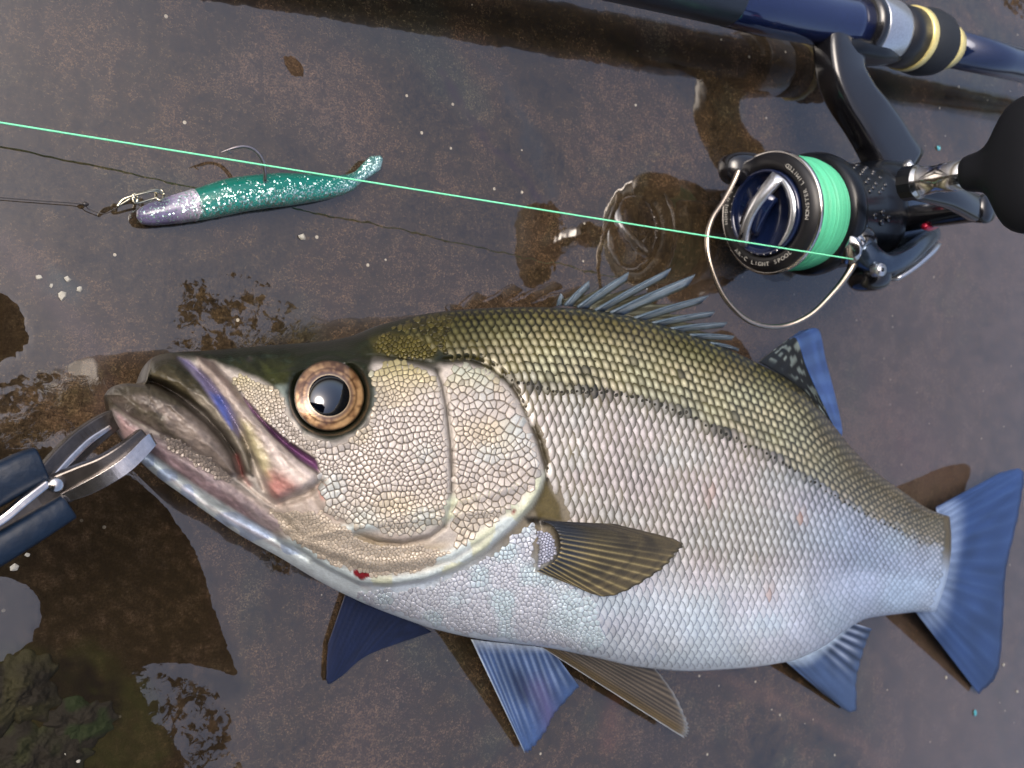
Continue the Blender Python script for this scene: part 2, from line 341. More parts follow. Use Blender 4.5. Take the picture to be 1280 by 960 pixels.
    me.materials.append(M['ground']); o = bpy.data.objects.new('ground', me); COL.objects.link(o); o['kind'] = 'structure'
    if me.polygons[0].normal.z < 0: me.flip_normals()
    return o
build_ground()

def build_trees():
    """the wooded bank behind the angler: seen only as the dark outline in the fish's eye"""
    n = 9000; az = RNG.uniform(math.radians(180), math.radians(262), n); top = 8.6 + 2.6 * vnoise(az * 5, az * 0, 3) + 1.0 * vnoise(az * 17, az * 0, 5)
    h = top * RNG.uniform(0, 1, n) ** .8; r = 3.6 + RNG.uniform(-.5, .5, n) - .10 * h; s = RNG.uniform(.12, .3, n)
    c = np.stack([r * np.cos(az), r * np.sin(az), h], -1); a = RNG.normal(size=(n, 3)); a /= np.linalg.norm(a, axis=1)[:, None]; b = np.cross(a, RNG.normal(size=(n, 3))); b /= np.linalg.norm(b, axis=1)[:, None]
    V = np.stack([c + a * s[:, None], c + b * s[:, None] * .6, c - a * s[:, None], c - b * s[:, None] * .6], 1).reshape(-1, 3)
    o = raw('wooded_bank', V, np.arange(4 * n).reshape(-1, 4), M['leafmass'], smooth_=False)
    tag(o, 'dark wooded bank mirrored as a jagged outline in the pupil', 'trees', kind='stuff')
build_trees()

# ------------------------------------------------------------------ the fish
TOPC = np.array([(134, 493), (138, 487), (146, 481.5), (160, 479), (175, 479.5), (183, 477), (186, 466), (189, 452), (196, 445), (212, 441), (260, 438), (330, 432), (400, 427), (440, 420), (480, 405), (540, 391), (600, 385.5), (660, 383.5), (720, 385.5), (780, 394), (840, 410), (900, 432), (950, 455), (985, 474), (1010, 494), (1040, 529), (1065, 560), (1095, 590), (1130, 615), (1165, 638), (1196, 648)], float)
BOTC = np.array([(134, 497), (137, 512), (143, 529), (152, 545), (165, 563), (190, 590), (230, 620), (262, 643), (300, 669), (350, 697), (400, 727), (450, 752), (500, 772), (545, 787), (600, 799), (680, 809), (740, 821), (800, 834), (860, 839), (920, 836), (985, 827), (1030, 808), (1058, 787), (1085, 773), (1120, 768), (1150, 765), (1196, 766)], float)
def cinterp(c):
    """smooth single valued curve (monotone-ish Hermite) through control points"""
    x, y = c[:, 0], c[:, 1]; h = np.diff(x); s = np.diff(y) / h; m = np.concatenate([[s[0]], np.where(s[:-1] * s[1:] > 0, 2 * s[:-1] * s[1:] / np.where(s[:-1] + s[1:] == 0, 1, s[:-1] + s[1:]), 0), [s[-1]]])
    def f(q):
        q = np.clip(q, x[0], x[-1]); i = np.clip(np.searchsorted(x, q, 'right') - 1, 0, len(x) - 2); t = (q - x[i]) / h[i]
        return (2 * t ** 3 - 3 * t ** 2 + 1) * y[i] + (t ** 3 - 2 * t ** 2 + t) * h[i] * m[i] + (-2 * t ** 3 + 3 * t ** 2) * y[i + 1] + (t ** 3 - t ** 2) * h[i] * m[i + 1]
    return f
fT, fB = cinterp(TOPC), cinterp(BOTC)
fHalf = cinterp(np.array([(134, .003), (142, .008), (160, .0125), (200, .017), (300, .023), (400, .0275), (550, .0315), (700, .0335), (850, .0305), (1000, .0225), (1100, .0145), (1150, .0105), (1180, .0068), (1196, .0022)]))
fMid = cinterp(np.array([(134, .034), (200, .033), (300, .032), (500, .033), (700, .0335), (900, .030), (1000, .027), (1100, .024), (1196, .020)]))

EYE = (411.5, 494.5); EYEZ = .0560
PREOP = [(545, 462), (552, 480), (558, 510), (563, 555), (565, 600), (563, 635), (555, 658), (538, 671), (505, 679), (470, 677), (445, 668)]
OPEDGE = [(556, 452), (585, 450), (612, 460), (634, 476), (648, 498), (660, 524), (672, 552), (680, 580), (681, 592)]
OPLOW = [(681, 592), (677, 612), (664, 634), (640, 660), (608, 688), (570, 712), (530, 727), (485, 733), (450, 731), (418, 716), (385, 697), (345, 676)]
GILLPOLY = OPEDGE + OPLOW[1:] + [(300, 640), (230, 560), (300, 470), (470, 445), (540, 455)]
LJAW = [(133, 494), (142, 483), (160, 478), (192, 481), (222, 497), (252, 520), (275, 545), (290, 570), (298, 594), (288, 596), (268, 580), (240, 563), (212, 548), (185, 534), (160, 520), (146, 508)]
PREMAX = [(184, 470), (187, 452), (196, 444), (212, 442), (228, 449), (250, 467), (268, 488), (288, 517), (304, 545), (313, 570), (317, 596), (306, 590), (292, 562), (276, 540), (255, 516), (226, 494), (200, 480)]
MAXILLA = [(246, 446), (266, 452), (288, 474), (312, 508), (345, 545), (380, 578), (398, 590), (399, 602), (386, 612), (362, 621), (346, 629), (337, 622), (326, 596), (310, 558), (290, 520), (268, 486), (248, 462)]
SLIT = [(304, 497), (330, 526), (362, 554), (396, 576), (399, 590), (372, 572), (340, 543), (316, 516)]
LATERAL = [(632, 472), (660, 481), (700, 488), (760, 490), (800, 498), (850, 515), (900, 540), (950, 563), (1000, 592), (1050, 624), (1100, 652), (1150, 676), (1192, 690)]
fLat = cinterp(np.array([(400, 455)] + LATERAL, float))
CHEEK = [(284, 470), (300, 468), (335, 482), (362, 498), (372, 525), (400, 543), (430, 545), (458, 530), (466, 505), (462, 465), (478, 452), (505, 452), (535, 462), (546, 478), (554, 520), (559, 570), (560, 620), (552, 652), (530, 664), (490, 668), (440, 655), (405, 640), (400, 600), (398, 580), (360, 552), (330, 524), (305, 497)]
OPERC = [(562, 462), (585, 455), (612, 464), (634, 482), (648, 505), (660, 532), (674, 566), (679, 588), (672, 600), (640, 634), (600, 668), (575, 684), (566, 660), (569, 610), (567, 555), (561, 505), (556, 478)]

def details(px, py):
    """relief of the head in metres above the smooth body"""
    h = np.zeros(np.shape(px)); hd = px < 760
    if not np.any(hd): return h
    x = px[hd]; y = py[hd]; q = np.zeros(len(x))
    bump = lambda poly, a, wd: a * np.sqrt(np.clip(sdf(x, y, poly) / wd, 0, 1))
    groove = lambda line, a, wd: -a * np.exp(-(poly_dist(x, y, line) / wd) ** 2)
    # gill cover stands proud of the flank, the flap edge steps down behind it
    g = sdf(x, y, GILLPOLY); q += .0030 * sstep(-1.5, 4, g) * sstep(300, 420, x)
    q += groove(OPEDGE, .0012, 5) * 1.0
    q += .0012 * np.exp(-((sdf(x, y, OPLOW + [(640, 640), (560, 690), (470, 700), (380, 672)]) - 6) / 7) ** 2) * (x > 330)
    ch = sdf(x, y, PREOP + [(400, 640), (380, 560), (460, 450)]); q += .0016 * sstep(-2, 3, ch) * sstep(430, 480, x) + groove(PREOP, .0014, 3.2)
    q += groove([(455, 447), (490, 452), (525, 454), (548, 458), (556, 452), (590, 449), (618, 460), (632, 474)], .0012, 6)
    q += groove([(385, 612), (400, 640), (430, 655), (470, 676)], .0008, 5)
    # jaws
    q += bump(LJAW, .0042, 15); q += bump(PREMAX, .0040, 13); q += bump(MAXILLA, .0036, 10)
    mg = [(186, 476), (205, 482), (232, 500), (258, 522), (280, 546), (295, 568), (303, 594)]; q += groove(mg, .0060, 4.5)
    q += groove([(225, 449), (256, 472), (282, 508), (304, 545), (318, 580), (330, 612)], .0022, 4)
    q += groove([(262, 447), (292, 474), (312, 500)], .0010, 4)
    q -= .0045 * sstep(-2, 5, sdf(x, y, SLIT))
    q += groove([(300, 597), (322, 616), (345, 632), (385, 618), (402, 603)], .0022, 4)
    q += groove([(146, 512), (180, 541), (215, 560), (250, 580), (285, 604), (320, 628), (360, 655)], .0016, 6)      # fold along the lower jaw
    q += groove([(160, 556), (190, 574), (230, 606), (270, 634), (310, 655), (350, 676), (385, 697)], .0022, 4.5)
    # orbit
    r = np.hypot(x - EYE[0], y - EYE[1]); q += .0016 * np.exp(-((r - 56) / 10) ** 2) 
    q -= .0010 * np.exp(-((x - 312) ** 2 + (y - 449) ** 2) / 9.0)
    # wrinkles of the throat and skin
    jw = sstep(430, 330, x); u_, v_ = (x + y) * .7, (x - y) * .7
    q += jw * (.0006 * (vnoise(u_ / 26, v_ / 5, 14) - .5) + .0005 * (vnoise(u_ / 11, v_ / 7, 15) - .5) + .0003 * (vnoise(u_ / 4, v_ / 3, 16) - .5))
    q += .00022 * (vnoise(x / 5, y / 3.4, 4) - .5) + .0003 * (vnoise(x / 13, y / 9, 6) - .5)
    # pectoral base lobe
    q += .0028 * np.exp(-(((x - 682) / 13) ** 2 + ((y - 684) / 24) ** 2)); q += groove([(668, 652), (672, 680), (668, 712)], .0016, 4)
    fade = sstep(-.995, -.90, 2 * (y - fT(x)) / (fB(x) - fT(x)) - 1) * sstep(.995, .9, 2 * (y - fT(x)) / (fB(x) - fT(x)) - 1)
    h[hd] = q * fade
    return h
def tpar(px, py):
    T, B = fT(px), fB(px); return np.clip(2 * (py - T) / np.maximum(B - T, .5) - 1, -1, 1)
def eye_plane(px, py):
    return EYEZ + (px - EYE[0]) * 1.5e-5 + (py - EYE[1]) * 6.5e-5
fTz = cinterp(np.vstack([[(134, 490), (141, 476), (160, 460), (186, 447), (212, 440)], TOPC[TOPC[:, 0] > 215]]))
def zsurf(px, py):
    px = np.asarray(px, float); py = np.asarray(py, float); Tz = np.minimum(fTz(px), fT(px)); t = np.clip(2 * (py - Tz) / np.maximum(fB(px) - Tz, .5) - 1, -1, 1); e = np.where(t < 0, 2.25, 2.5)
    z0 = fMid(px) + fHalf(px) * np.clip(1 - np.abs(t) ** e, 0, 1) ** .56
    z = z0 + details(px, py); m = sstep(52, 43, np.hypot(px - EYE[0], py - EYE[1]))
    return z * (1 - m) + (eye_plane(px, py) - .0026) * m

def body_color(px, py):
    n = np.shape(px); t = tpar(px, py); lat = fLat(px); d = py - lat
    olive = lin(52, 48, 18); back = lin(34, 36, 20); silver = lin(120, 112, 96); belly = lin(206, 218, 230)
    c = np.broadcast_to(silver, n + (3,)).copy()
    c = mix(c, belly, sstep(.30, .85, t)); c = mix(c, lin(150, 170, 200), sstep(940, 1120, px) * sstep(-10, 40, d))
    c = mix(c, olive, sstep(34, -26, d)); c = mix(c, back, sstep(-.72, -.98, t) * sstep(1180, 900, px))
    c = mix(c, lin(96, 84, 62), sstep(980, 1100, px) * sstep(10, -20, d) * .6)
    hd = px < 770
    if np.any(hd):
        x = px[hd]; y = py[hd]; h = c[hd]; m = lambda poly, s=3: pmask(x, y, poly, s); ln = lambda l, wd: np.exp(-(poly_dist(x, y, l) / wd) ** 2)
        gill = sstep(-2, 2, sdf(x, y, GILLPOLY)); head = np.maximum(gill, sstep(480, 440, x))
        wob = (vnoise(x / 14, y / 10, 8) - .5) * 14
        face = mix(np.broadcast_to(lin(186, 178, 170), h.shape).copy(), lin(58, 54, 42), sstep(250, 215, x) * sstep(540, 500, y)); h = mix(h, face, head)
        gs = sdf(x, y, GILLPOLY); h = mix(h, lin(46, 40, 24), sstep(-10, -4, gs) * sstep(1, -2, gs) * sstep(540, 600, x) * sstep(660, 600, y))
        # dark crown and snout
        crown = [(180, 430), (460, 400), (560, 380), (700, 375), (640, 470), (612, 456), (560, 449), (545, 458), (505, 449), (470, 448), (462, 470), (470, 505), (452, 540), (412, 552), (378, 540), (362, 500), (330, 478), (300, 466), (270, 455), (225, 446)]
        h = mix(h, lin(33, 35, 19), pmask(x + wob * .3, y + wob * .3, crown, 6) * sstep(650, 560, x))
        h = mix(h, lin(22, 24, 16), m([(186, 436), (330, 430), (450, 416), (470, 424), (400, 440), (300, 452), (250, 446)], 6) * .7)
        h = mix(h, lin(58, 62, 24), m([(330, 455), (372, 462), (362, 490), (330, 476)], 9) * .45)
        h = mix(h, lin(70, 64, 28), m([(462, 424), (490, 416), (530, 424), (546, 436), (540, 448), (505, 448), (470, 440)], 6) * .85)
        h = mix(h, lin(120, 132, 128), (m([(345, 482), (362, 480), (372, 500), (374, 522), (358, 505)], 4) + m([(456, 466), (470, 482), (470, 505), (458, 520), (460, 492)], 4)) * .75)
        # under-face, throat
        h = mix(h, lin(170, 158, 149), m([(395, 600), (440, 655), (540, 676), (570, 690), (500, 722), (430, 715), (340, 672), (230, 590), (270, 592), (345, 632)], 10))
        h = mix(h, lin(176, 160, 112), m([(420, 660), (500, 684), (556, 682), (545, 706), (470, 712), (420, 690)], 14) * .55)
        h = mix(h, lin(134, 122, 124), m([(140, 512), (185, 540), (240, 570), (290, 606), (360, 660), (330, 668), (250, 618), (180, 570), (150, 545)], 5))
        h = mix(h, lin(120, 98, 104), m([(146, 515), (185, 545), (230, 580), (300, 628), (320, 652), (250, 618), (190, 578), (155, 550)], 5) * .6)
        h = mix(h, lin(176, 148, 146), m([(148, 520), (172, 540), (166, 560), (150, 545)], 5) * .7)
        pale = [(160, 563), (180, 563), (200, 576), (250, 612), (310, 650), (370, 686), (420, 712), (470, 745), (440, 772), (395, 750), (335, 722), (250, 668), (170, 600)]
        h = mix(h, lin(224, 236, 240), m(pale, 4)); h = mix(h, lin(132, 158, 208), (vnoise(x / 26, y / 18, 12) > .62) * m(pale, 4) * .55)
        h = mix(h, lin(168, 150, 148), ln([(215, 600), (262, 634), (310, 662), (350, 684)], 3.0) * .5)
        # jaws
        h = mix(h, lin(94, 85, 78), m(LJAW, 2)); h = mix(h, lin(56, 52, 40), m([(133, 494), (142, 483), (160, 478), (192, 481), (222, 497), (248, 516), (226, 510), (180, 492), (150, 495)], 5) * .85)
        h = mix(h, lin(126, 115, 108), pmask(x + wob, y + wob, [(195, 505), (230, 520), (262, 545), (285, 575), (294, 593), (276, 585), (236, 556), (205, 535)], 6) * .75)
        h = mix(h, lin(74, 70, 56), pmask(x + wob, y - wob, [(150, 500), (200, 520), (235, 548), (205, 540), (165, 520)], 5) * .6)
        h = mix(h, lin(68, 62, 46), m(PREMAX, 2)); h = mix(h, lin(136, 128, 116), m([(236, 488), (262, 500), (290, 532), (308, 560), (316, 594), (304, 585), (288, 556), (262, 520)], 5) * .8)
        h = mix(h, lin(36, 34, 20), m([(184, 470), (190, 448), (212, 442), (236, 462), (262, 492), (235, 478), (205, 462)], 6) * .75)
        h = mix(h, lin(150, 138, 130), m(MAXILLA, 2)); h = mix(h, lin(180, 170, 132), m([(298, 524), (312, 530), (335, 570), (340, 600), (328, 592), (312, 560)], 6) * .8)
        h = mix(h, lin(196, 184, 178), m([(322, 540), (352, 566), (392, 592), (394, 604), (372, 612), (350, 590)], 6) * .75)
        h = mix(h, lin(170, 98, 92), pmask(x + wob * .5, y + wob * .5, [(338, 590), (356, 596), (372, 608), (350, 628), (338, 620), (332, 600)], 11) * .62); h = mix(h, lin(96, 76, 64), m([(246, 446), (268, 452), (292, 478), (318, 516), (300, 504), (270, 470)], 4) * .7)
        vio = [(222, 447), (236, 450), (262, 474), (284, 504), (298, 532), (300, 548), (288, 534), (270, 508), (250, 478)]
        h = mix(h, lin(118, 112, 148), m(vio, 3) * .9); h = mix(h, lin(92, 118, 205), m([(262, 490), (276, 496), (288, 522), (290, 536), (278, 518)], 3) * .8)
        h = mix(h, lin(128, 84, 130), m(SLIT, 2)); h = mix(h, lin(40, 20, 30), ln([(306, 497), (332, 526), (364, 554), (398, 576)], 2.2) * .8); h = mix(h, lin(50, 30, 30), ln([(318, 518), (342, 545), (374, 574), (398, 592)], 2.0) * .7)
        h = mix(h, lin(215, 205, 200), m([(398, 572), (412, 574), (420, 590), (402, 604)], 4) * .7); h = mix(h, lin(196, 100, 84), m([(398, 608), (410, 606), (412, 622), (402, 624)], 4) * .6)
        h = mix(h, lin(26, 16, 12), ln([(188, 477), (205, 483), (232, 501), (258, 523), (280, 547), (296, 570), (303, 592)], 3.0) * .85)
        h = mix(h, lin(150, 70, 70), ln([(296, 570), (303, 594), (312, 606)], 3.4) * .5)
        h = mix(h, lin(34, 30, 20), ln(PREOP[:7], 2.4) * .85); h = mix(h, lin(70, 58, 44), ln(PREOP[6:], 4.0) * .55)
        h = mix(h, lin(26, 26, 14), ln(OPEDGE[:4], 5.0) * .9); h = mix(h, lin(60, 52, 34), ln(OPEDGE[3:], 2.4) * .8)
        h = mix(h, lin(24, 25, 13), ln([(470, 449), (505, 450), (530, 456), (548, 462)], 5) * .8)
        band = np.exp(-((sdf(x, y, OPLOW + [(640, 640), (560, 690), (470, 700), (380, 672)]) - 6) / 8) ** 2) * (x > 330) * (g_in(x, y))
        h = mix(h, lin(190, 204, 206), band * .9); h = mix(h, lin(188, 184, 128), band * (vnoise(x / 30, y / 30, 2) > .5) * .5)
        h = mix(h, lin(84, 74, 40), m([(681, 600), (700, 632), (702, 650), (672, 650), (668, 636)], 3) * .9); h = mix(h, lin(16, 14, 10), m([(655, 646), (672, 646), (700, 652), (680, 658), (660, 654)], 3) * .9)  # shading of the gill opening painted into the skin behind the flap
        u_, v_ = (x + y) * .7, (x - y) * .7; h = h * (1 + sstep(430, 330, x) * (.55 * (vnoise(u_ / 22, v_ / 6, 24) - .5) + .35 * (vnoise(u_ / 7, v_ / 4, 25) - .5)))[:, None]
        bl = (vnoise(x / 3, y / 3, 9) - .5) * 5
        h = mix(h, np.array([.16, .003, .006]), np.maximum(pmask(x + bl, y + bl, [(441, 713), (450, 711), (460, 717), (470, 720), (462, 723), (452, 725), (443, 720)], 1.2), np.maximum(pmask(x, y, [(398, 695), (404, 694), (406, 698), (400, 699)], 1.5), pmask(x, y, [(640, 638), (645, 636), (644, 642), (640, 643)], 1.2))))
        h = mix(h, lin(60, 56, 52), np.exp(-((x - 312) ** 2 + (y - 449) ** 2) / 14.0) * .8)
        r = np.hypot(x - EYE[0], y - EYE[1]); re = np.hypot((x - EYE[0] - 3) / 1.0, (y - EYE[1] + 2) / 1.04); h = mix(h, lin(30, 33, 22), sstep(64, 50, re + wob * .4) * .92)
        c[hd] = h
    c *= (1 + .14 * (vnoise(px / 6, py / 6, 3) - .5) + .10 * (vnoise(px / 21, py / 17, 5) - .5))[..., None]
    return c
def g_in(x, y): return sstep(-3, 1, sdf(x, y, GILLPOLY))

FISH = thing('sea_bass', P(620, 620, 0), 'whole silver sea bass lying on its side on wet stone, mouth clamped by pliers', 'fish')

def xwarp(x): return sstep(1090, 1196, x)
def build_body():
    nx, ntp, nb = 430, 210, 26
    xs = np.concatenate([np.linspace(134, 210, 60), np.linspace(212, 720, 230), np.linspace(723, 1196, nx - 290)])
    u = np.linspace(-1, 1, ntp); t = .55 * np.sin(u * math.pi / 2) + .45 * u
    X = np.repeat(xs[:, None], ntp, 1) - xwarp(xs)[:, None] * (9 * t[None] ** 2 + 9 * (t[None] + 1)); Y = fT(X) + (fB(X) - fT(X)) * (t[None] + 1) / 2
    Z = zsurf(X.ravel(), Y.ravel()).reshape(X.shape); up = P(X, Y, Z)
    zm = fMid(xs); WT = P(xs, fT(xs), zm); WB = P(xs, fB(xs), zm); tb = np.cos(np.linspace(0, math.pi, nb + 2)[1:-1])   # 1 .. -1
    XL = xs[:, None] - xwarp(xs)[:, None] * (9 * tb[None] ** 2 + 9 * (tb[None] + 1)); TL, BL = fT(XL), fB(XL); lo = P(XL, TL + (BL - TL) * (tb[None] + 1) / 2, np.broadcast_to(zm[:, None], XL.shape))
    lo[..., 2] = np.maximum(.0012, zm[:, None] - fHalf(xs)[:, None] * (1 - np.abs(tb) ** 2.4)[None] ** .56)
    V = np.concatenate([up, lo], 1); m = ntp + nb; F = grid_faces(len(xs), m, True)
    F.append(list(range(m))[::-1]); F.append([(len(xs) - 1) * m + i for i in range(m)])
    und = mix(np.broadcast_to(lin(140, 148, 156), (len(xs), nb, 3)).copy(), lin(24, 21, 16), np.broadcast_to(sstep(560, 420, xs)[:, None], (len(xs), nb)))  # head underside coloured dark so its mirror image stays dark
    c = np.concatenate([body_color(X.ravel(), Y.ravel()).reshape(len(xs), ntp, 3) * .84, und], 1)
    return raw('body', V, F, M['skin'], FISH, col=c.reshape(-1, 3))
build_body()

# scales: cupped plates, rear edge free, laid like roof tiles
_k = 10; _an = np.linspace(0, 2 * math.pi, _k, endpoint=False)
TA = np.concatenate([[.05], .70 * np.cos(_an) + .02, np.cos(_an)]); TB = np.concatenate([[0], .70 * np.sin(_an), np.sin(_an) * np.where(np.cos(_an) > 0, (1 - .38 * np.clip(np.cos(_an), 0, 1) ** 2), 1.0)])
TR = np.concatenate([[0], np.full(_k, .7), np.ones(_k)])
TF = [[0, 1 + i, 1 + (i + 1) % _k] for i in range(_k)] + [[1 + i, 11 + i, 11 + (i + 1) % _k, 1 + (i + 1) % _k] for i in range(_k)]
def scale_geo(cx, cy, al, bh, rot, lift, cc, cm, mw=0.):
    cx, cy, al, bh, rot, lift = [np.asarray(v, float)[:, None] for v in (cx, cy, al, bh, rot, lift)]
    a = TA[None] * al; b = TB[None] * bh; ca, sa = np.cos(rot), np.sin(rot)
    px = cx + a * ca - b * sa; py = cy + a * sa + b * ca
    py = np.clip(py, fT(px) + .4, fB(px) - .4)
    z = zsurf(px.ravel(), py.ravel()).reshape(px.shape) + lift * (.32 + .62 * TA[None] - .35 * (TB[None]) ** 2 - .30 * (TR[None] > .9) * (TA[None] > -.2))
    V = P(px, py, z); mw = np.broadcast_to(mw, len(V))[:, None]; dst = np.hypot(TA[None] * (1 + .55 * mw) + .10 * mw, TB[None] * (1 + .12 * mw)); mrg = (sstep(.60 - .38 * mw, 1.0 - .22 * mw, dst) + .12 * TR[None])[..., None].clip(0, 1)
    C = cc[:, None, :] * .80 * (1 - mrg) + cm[:, None, :] * .8 * mrg
    return V, C
SCL = [[], []]
def add_scales(cx, cy, al, bh, rot, lift, cc, cm, mw=0.):
    n = len(cx); f = lambda v: np.broadcast_to(v, n).astype(float); V, C = scale_geo(cx, cy, f(al), f(bh), f(rot), f(lift), cc, cm, mw); SCL[0].append(V); SCL[1].append(C)

def flank_scales():
    cols = [470.0]
    fst = cinterp(np.array([(470, 4.4), (640, 5.0), (800, 4.9), (900, 4.6), (1000, 4.1), (1100, 3.5), (1190, 2.9)]))
    while cols[-1] < 1184: cols.append(cols[-1] + float(fst(np.array(cols[-1]))))
    cx = []; cy = []; al = []; bh = []; rw = []
    rows = 19
    for i, x in enumerate(cols):
        # rows bunch towards back and belly as the flank curves away
        j = np.arange(rows) + (.5 if i % 2 else 0.); v = (j + .25) / rows; t = np.sin((v * 2 - 1) * math.pi / 2 * .93) * .5 + (v * 2 - 1) * .5
        xs = np.full(rows, x) + 3.0 * np.cos(v * 5); T, B = fT(xs), fB(xs); y = T + (B - T) * (t + 1) / 2
        pit = np.gradient(y); cx += list(xs); cy += list(y); al += [float(fst(np.array(x)))] * rows; bh += list(np.abs(pit) * .60); rw += list(t)
    cx, cy, al, bh, rw = map(np.array, (cx, cy, al, bh, rw))
    keep = (np.abs(rw) < .985) & (cx < 1186 - (9 * rw ** 2 + 9 * (rw + 1)))
    g = sdf(cx, cy, GILLPOLY); keep &= (g < -5) & ~((cx < 640) & (cy > 560)); keep &= ~((cx < 560) & (cy > 405 + (cx - 470) * .42)); keep &= ~inside(cx, cy, [(655, 596), (704, 620), (712, 655), (700, 735), (650, 735), (640, 690)])
    keep &= ~((cy > 690 + (cx - 560) * .45) & (cx < 722 + 26 * (vnoise(cx / 12, cy / 14, 77) - .5))) & (cx > 505)
    cx, cy, al, bh, rw = cx[keep], cy[keep], al[keep], bh[keep], rw[keep]; n = len(cx)
    lat = fLat(cx); d = cy - lat; up = .62 * sstep(4, -12, d + RNG.normal(0, 3, n)) + .38 * sstep(46, -60, d)
    cx = cx + RNG.normal(0, .35, n); cy = cy + RNG.normal(0, .5, n)
    cc = np.broadcast_to(lin(214, 209, 206), (n, 3)).copy(); cm = np.broadcast_to(lin(78, 71, 46), (n, 3)).copy()
    bel = sstep(.25, .75, rw); cc = mix(cc, lin(222, 230, 238), bel); cm = mix(cm, lin(92, 106, 130), bel)
    tl = sstep(930, 1090, cx); cc = mix(cc, lin(168, 186, 214), tl * (1 - up) * .9); cm = mix(cm, lin(96, 116, 140), tl * (1 - up) * .8)
    cc = mix(cc, lin(214, 208, 172), up); cm = mix(cm, lin(62, 57, 20), up)  # back scale centres lightened, their white highlights put into the colour
    bk = sstep(-.72, -.98, rw) * sstep(1180, 980, cx); cc = mix(cc, lin(120, 112, 62), bk); cm = mix(cm, lin(26, 26, 12), bk)
    fr = sstep(680, 560, cx) * up; cc = mix(cc, lin(84, 78, 34), fr * .8)
    tu = up * sstep(960, 1080, cx); cc = mix(cc, lin(132, 118, 92), tu * .8); cm = mix(cm, lin(52, 46, 32), tu * .8)
    dk = np.exp(-(d / 5.0) ** 2) * sstep(1120, 940, cx) * RNG.uniform(.35, 1, n); cc = mix(cc, lin(58, 54, 38), dk * .85); cm = mix(cm, lin(26, 24, 16), dk)
    spots = [(700, 455), (790, 455), (757, 500), (875, 503), (797, 480), (920, 520), (955, 542), (690, 470), (735, 465), (850, 470)]
    for sx, sy in spots:
        m = np.exp(-(((cx - sx) / 5) ** 2 + ((cy - sy) / 5) ** 2)); cc = mix(cc, lin(44, 40, 24), m * .8); cm = mix(cm, lin(30, 28, 18), m * .8)
    for sx, sy in [(885, 617), (999, 646), (960, 740)]:
        m = np.exp(-(((cx - sx) / 6) ** 2 + ((cy - sy) / 8) ** 2)); cc = mix(cc, lin(186, 142, 104), m * .55); cm = mix(cm, lin(140, 84, 58), m * .6)
    cl = vnoise(cx / 40, cy / 26, 15); cc = mix(cc, cc * np.array([1.02, .985, 1.01]), sstep(.5, .8, cl)); cc = mix(cc, cc * np.array([.96, 1.01, 1.02]), sstep(.5, .2, cl))
    cc *= (1 + RNG.normal(0, .055, n))[:, None]; vv_ = vnoise(cx / 22, cy / 22, 44); cm *= ((.55 + .9 * vv_) * (1 + RNG.normal(0, .16, n)))[:, None]; cc *= (.90 + .2 * vnoise(cx / 33, cy / 27, 45))[:, None]
    rot = -.10 - .42 * up + .10 * sstep(.2, .8, rw) + RNG.normal(0, .03, n)
    lift = .00060 * (al / 5.0) * (1 - .45 * bel) + RNG.normal(0, .00004, n)
    add_scales(cx, cy, al * 1.42, bh * .98, rot, np.maximum(lift, .0002), cc, cm, np.clip(up * .95 + .18 - .4 * bel, 0, 1))
    return n
n_flank = flank_scales()

